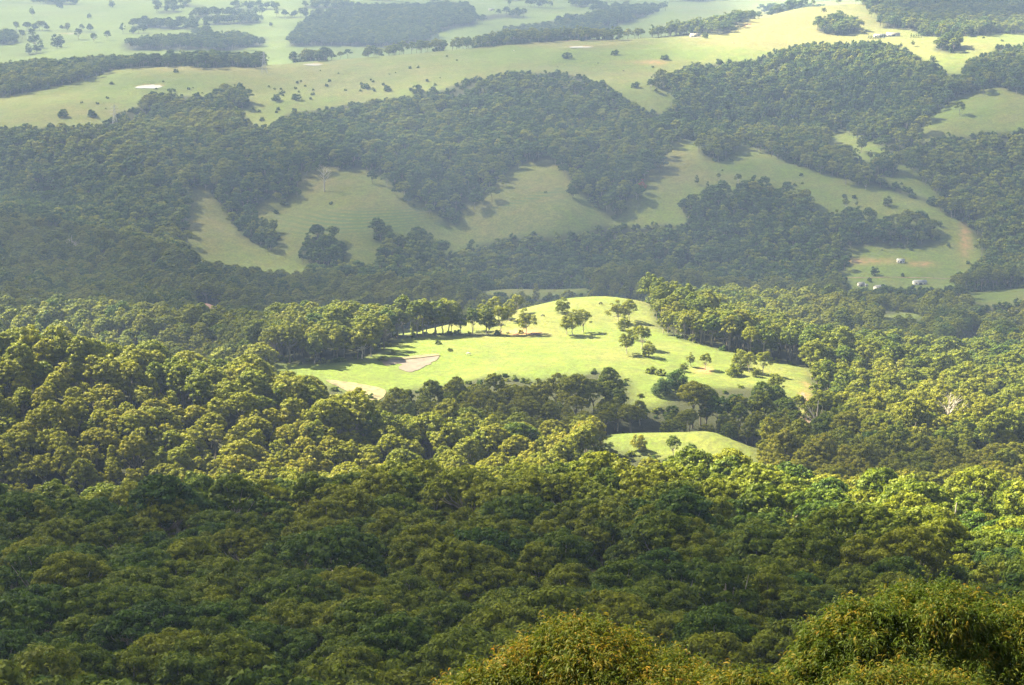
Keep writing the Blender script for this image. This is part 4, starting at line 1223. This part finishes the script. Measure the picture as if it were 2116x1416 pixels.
def pylon(px, py, label):
    c = at(px, py, 2600)
    r = root("transmission_tower", tuple(c), label, "pylon", "transmission towers on the plateau edge", 0.3)
    mb = MB(); Hh = 34
    lv = [0, 8, 15, 21, 26, 30, Hh]
    wd = [4.2, 3.1, 2.2, 1.4, 1.0, 0.8, 0.15]
    for i in range(6):
        for sx in (-1, 1):
            for sy in (-1, 1):
                mb.tube([(sx * wd[i], sy * wd[i], lv[i]), (sx * wd[i + 1], sy * wd[i + 1], lv[i + 1])], 0.16, 4)
            mb.tube([(sx * wd[i], -wd[i], lv[i]), (sx * wd[i + 1], wd[i + 1], lv[i + 1])], 0.09, 4)
            mb.tube([(sx * wd[i], wd[i], lv[i]), (sx * wd[i + 1], -wd[i + 1], lv[i + 1])], 0.09, 4)
            mb.tube([(-wd[i], sx * wd[i], lv[i]), (wd[i + 1], sx * wd[i + 1], lv[i + 1])], 0.09, 4)
            mb.tube([(wd[i], sx * wd[i], lv[i]), (-wd[i + 1], sx * wd[i + 1], lv[i + 1])], 0.09, 4)
    mb.build("tower_frame", M_STEEL, r)
    for z_, w_ in ((21, 6), (26, 7.5), (30, 5)):
        mb = MB()
        for sx in (-1, 1):
            for sy in (-0.7, 0.7):
                mb.tube([(0, sy, z_), (sx * w_, 0, z_ + 0.3)], 0.13, 4)
            mb.tube([(sx * 0.6, 0, z_ + 1.8), (sx * w_, 0, z_ + 0.3)], 0.11, 4)
            mb.tube([(sx * w_, 0, z_ + 0.3), (sx * w_, 0, z_ - 1.6)], 0.09, 4)
        mb.build("crossarm", M_STEEL, r)


pylon(546, 152, "faint steel transmission tower beside the gap in the plateau tree belt")
pylon(238, 268, "faint steel transmission tower on the left plateau edge")

# ------------------------------------------------------------------ cattle and small things
M_COWD = flat_mat("dark_hide", (0.03, 0.025, 0.022), 0.7)
M_COWB = flat_mat("brown_hide", (0.20, 0.10, 0.05), 0.7)
M_COWW = flat_mat("pale_hide", (0.65, 0.60, 0.52), 0.7)


def cow_mesh(m):
    """a grazing cow: deep trunk, neck lowered, jointed legs; one continuous skinned body"""
    V = [(0, 0, 1.15), (0.75, 0, 1.18), (-0.75, 0, 1.15), (-1.05, 0, 1.15),
         (1.05, 0, 1.05), (1.35, 0, 0.7), (1.5, 0, 0.35), (1.62, 0, 0.12)]
    E = [(0, 1), (0, 2), (2, 3), (1, 4), (4, 5), (5, 6), (6, 7)]
    Rr = [0.42, 0.36, 0.38, 0.24, 0.26, 0.18, 0.15, 0.09]
    for sx, hub in ((0.72, 1), (-0.78, 2)):
        for sy in (-1, 1):
            b = len(V)
            kx = 0.06 if hub == 1 else -0.14
            V += [(sx, sy * 0.24, 0.85), (sx + kx, sy * 0.25, 0.45), (sx, sy * 0.25, 0.04)]
            Rr += [0.17, 0.085, 0.07]
            E += [(hub, b), (b, b + 1), (b + 1, b + 2)]
    b = len(V); V += [(-1.22, 0, 1.0), (-1.25, 0, 0.5)]; Rr += [0.05, 0.04]; E += [(3, b), (b, b + 1)]
    for sy in (-1, 1):
        b = len(V); V += [(1.42, sy * 0.22, 0.52)]; Rr += [0.05]; E += [(6, b)]
    me = bpy.data.meshes.new("cow"); me.from_pydata([Vector(v) for v in V], E, [])
    o = obj("cow_build", me)
    sk = o.modifiers.new("skin", 'SKIN')
    for i, r_ in enumerate(Rr):
        me.skin_vertices[0].data[i].radius = (r_, r_)
    me.skin_vertices[0].data[0].use_root = True
    o.modifiers.new("sub", 'SUBSURF').levels = 1
    dg = bpy.context.evaluated_depsgraph_get()
    out = bpy.data.meshes.new_from_object(o.evaluated_get(dg))
    out.materials.clear(); out.materials.append(m)
    bpy.data.objects.remove(o)
    return out


COWS = [cow_mesh(M_COWD), cow_mesh(M_COWB), cow_mesh(M_COWW)]
for px, py, k, rz, label in [
        (1241, 631, 0, 0.3, "black cow grazing near the knoll top"), (1122, 655, 0, 2.8, "dark cow grazing on the knoll shoulder by a shadow"),
        (968, 735, 2, 0.1, "pale cow lying low on the open paddock above the wood"), (1667, 852, 0, 1.2, "dark cow on the red dirt track"),
        (1990, 740, 0, 0.2, "black cow on the small valley grass gap, right edge of it"), (1984, 728, 1, 2.5, "brown cow farther up the small valley grass gap"),
        (1649, 345, 0, 0.4, "black cow on the crest of the long spur"), (1720, 362, 0, 1.0, "black cow halfway along the long spur"),
        (1860, 400, 0, 0.0, "black cow toward the lower end of the long spur"), (1152, 140, 0, 0.2, "dark cow on the plateau below the central pond"),
        (1236, 132, 0, 1.0, "dark cow on the plateau right of the central pond"), (1062, 106, 2, 1.0, "pale cow on the plateau left of the central pond"),
        (1288, 148, 0, 0.5, "dark cow near the red scrape on the plateau"), (1515, 90, 2, 0.5, "pale cow on the ridge pasture right of the farmhouse")]:
    c = at(px, py, 850 if py > 560 else 2000)
    o = obj("cow", COWS[k], None, tuple(c + (0, 0, 0.02))); o.rotation_euler = (0, 0, rz); o.scale = (1.15,) * 3
    tag(o, label, "cow", "grazing cattle")
# heap of grey logs by the crest trees
mb = MB(); r2 = np.random.default_rng(4)
for i in range(16):
    a = r2.uniform(-0.6, 0.6); le = r2.uniform(2, 4.5); p = np.array([r2.uniform(-4, 4), r2.uniform(-1, 1), r2.uniform(0.2, 1.4)])
    d = np.array([math.cos(a), math.sin(a) * 0.5, r2.uniform(-0.15, 0.2)]) * le / 2
    mb.tube([p - d, p, p + d], [0.32, 0.3, 0.2], 7)
c = at(1103, 693, 1200)
tag(mb.build("log_pile", flat_mat("weathered_log", (0.26, 0.17, 0.14), 0.9, noise=0.4), None, tuple(c), smooth=True), "low heap of weathered logs on the crest beside the bare earth", "log pile")


# ------------------------------------------------------------------ cloud layer overhead (its broken shade falls over the valley)
def shade_tau(x, y):
    z = ground(x, y)
    px, py = proj(x, y, z)
    t = np.zeros(x.shape)

    def sm(a, lo, hi):
        q = np.clip((a - lo) / (hi - lo), 0, 1); return q * q * (3 - 2 * q)
    edge = np.interp(px, [0, 300, 500, 700, 1058, 1400, 1700, 2116, 2400], [735, 735, 740, 750, 750, 700, 600, 480, 450])
    t = np.maximum(t, 2.4 * (1 - sm(y, edge - 140, edge + 45)) * (0.3 + 0.7 * sm(y, 110, 230)))

    def reg(v, x0, x1, d0, d1, sx=60, sd=50):
        return v * sm(px, x0 - sx, x0 + sx) * (1 - sm(px, x1 - sx, x1 + sx)) * sm(y, d0 - sd, d0 + sd) * (1 - sm(y, d1 - sd, d1 + sd))
    for a in [(1.2, -400, 330, 780, 880, 60, 25), (1.7, 760, 1640, 1010, 1095, 80, 18), (1.7, -600, 560, 1370, 1500, 60, 30), (1.5, 360, 560, 1200, 1400, 60, 30), (1.3, 1560, 1800, 960, 1060, 60, 30), (1.8, 1650, 2080, 850, 950, 60, 25),
              (1.8, -600, 1010, 1480, 2150, 120, 70), (1.6, 900, 2600, 1900, 2250, 120, 60), (1.5, -600, 2600, 2150, 2620, 200, 100), (1.1, -600, 500, 2150, 2750, 150, 80),
              (1.0, -600, 2600, 2560, 2980, 200, 100), (0.9, 1700, 2600, 1450, 1950, 90, 60), (1.0, -600, 1350, 2950, 3700, 150, 80),
              (1.1, 560, 1500, 3900, 9000, 100, 200), (1.6, 1850, 2600, 3500, 9000, 100, 80), (0.9, -800, 560, 3900, 9000, 100, 200)]:
        t = np.maximum(t, reg(*a))
    return t


CZ = 1500.0
_cx = np.arange(-4800, 900, 20.0); _cy = np.arange(-200, 8600, 20.0)
CX, CY = np.meshgrid(_cx, _cy)
_lo = np.zeros(CX.shape); _hi = np.full(CX.shape, 1600.0)
for _ in range(14):
    _m = (_lo + _hi) / 2                      # height dropped along the sun ray
    gx = CX - TOSUN.x / TOSUN.z * _m; gy = CY - TOSUN.y / TOSUN.z * _m
    up = (CZ - _m) > ground(gx, np.clip(gy, -80, 9000)) + 12
    _lo = np.where(up, _m, _lo); _hi = np.where(up, _hi, _m)
gx = CX - TOSUN.x / TOSUN.z * _lo; gy = CY - TOSUN.y / TOSUN.z * _lo
tau = shade_tau(gx, gy)
tau *= 1 + 0.22 * vnoise(CX, CY, 160, 81) + 0.12 * vnoise(CX, CY, 70, 82)
for _ in range(2):
    tau[1:-1, 1:-1] = (tau[1:-1, 1:-1] * 2 + tau[:-2, 1:-1] + tau[2:, 1:-1] + tau[1:-1, :-2] + tau[1:-1, 2:]) / 6
tau[tau < 0.03] = 0
tau[0] = 0; tau[-1] = 0; tau[:, 0] = 0; tau[:, -1] = 0
CLOUD_D = 0.03
th = tau * TOSUN.z / CLOUD_D
ny_, nx_ = CX.shape
ids = np.arange(CX.size).reshape(ny_, nx_)
q = np.stack([ids[:-1, :-1].ravel(), ids[:-1, 1:].ravel(), ids[1:, 1:].ravel(), ids[1:, :-1].ravel()], 1)
q = q[(th.ravel()[q] > 0).any(1)]
topv = np.stack([CX.ravel(), CY.ravel(), (CZ + th * 0.7).ravel()], 1)
botv = np.stack([CX.ravel(), CY.ravel(), (CZ - th * 0.3).ravel()], 1)
bot_id = np.where(th.ravel() > 0, ids.ravel() + CX.size, ids.ravel())
allf = np.concatenate([q, bot_id[q][:, ::-1]])
used, inv = np.unique(allf, return_inverse=True)
m, n, l = mat("cloud")
n.clear()
o_ = n.new("ShaderNodeOutputMaterial"); pv = n.new("ShaderNodeVolumePrincipled")
pv.inputs['Density'].default_value = CLOUD_D; pv.inputs['Color'].default_value = (0.95, 0.95, 0.96, 1)
l.new(pv.outputs[0], o_.inputs['Volume'])
cl = new_mesh("cloud", np.concatenate([topv, botv])[used], inv.reshape(allf.shape), [m], smooth=True)
tag(obj("cloud", cl), kind='structure')

# ------------------------------------------------------------------ haze
HZ0, HZ1 = float(GZ.min()) - 1.0, max(CAMZ + 6, float(GZ.max()) + 4)
m, n, l = mat("haze")
n.clear()
o_ = n.new("ShaderNodeOutputMaterial"); pv = n.new("ShaderNodeVolumePrincipled")
pv.inputs['Density'].default_value = 0.000078
pv.inputs['Color'].default_value = (0.44, 0.61, 1.0, 1)
pv.inputs['Anisotropy'].default_value = 0.45
l.new(pv.outputs[0], o_.inputs['Volume'])
mb = MB(); mb.box(-3400, 3400, -200, 9200, HZ0, HZ1)
print("HAZE", HZ0, HZ1)
tag(mb.build("haze", m), kind='stuff')
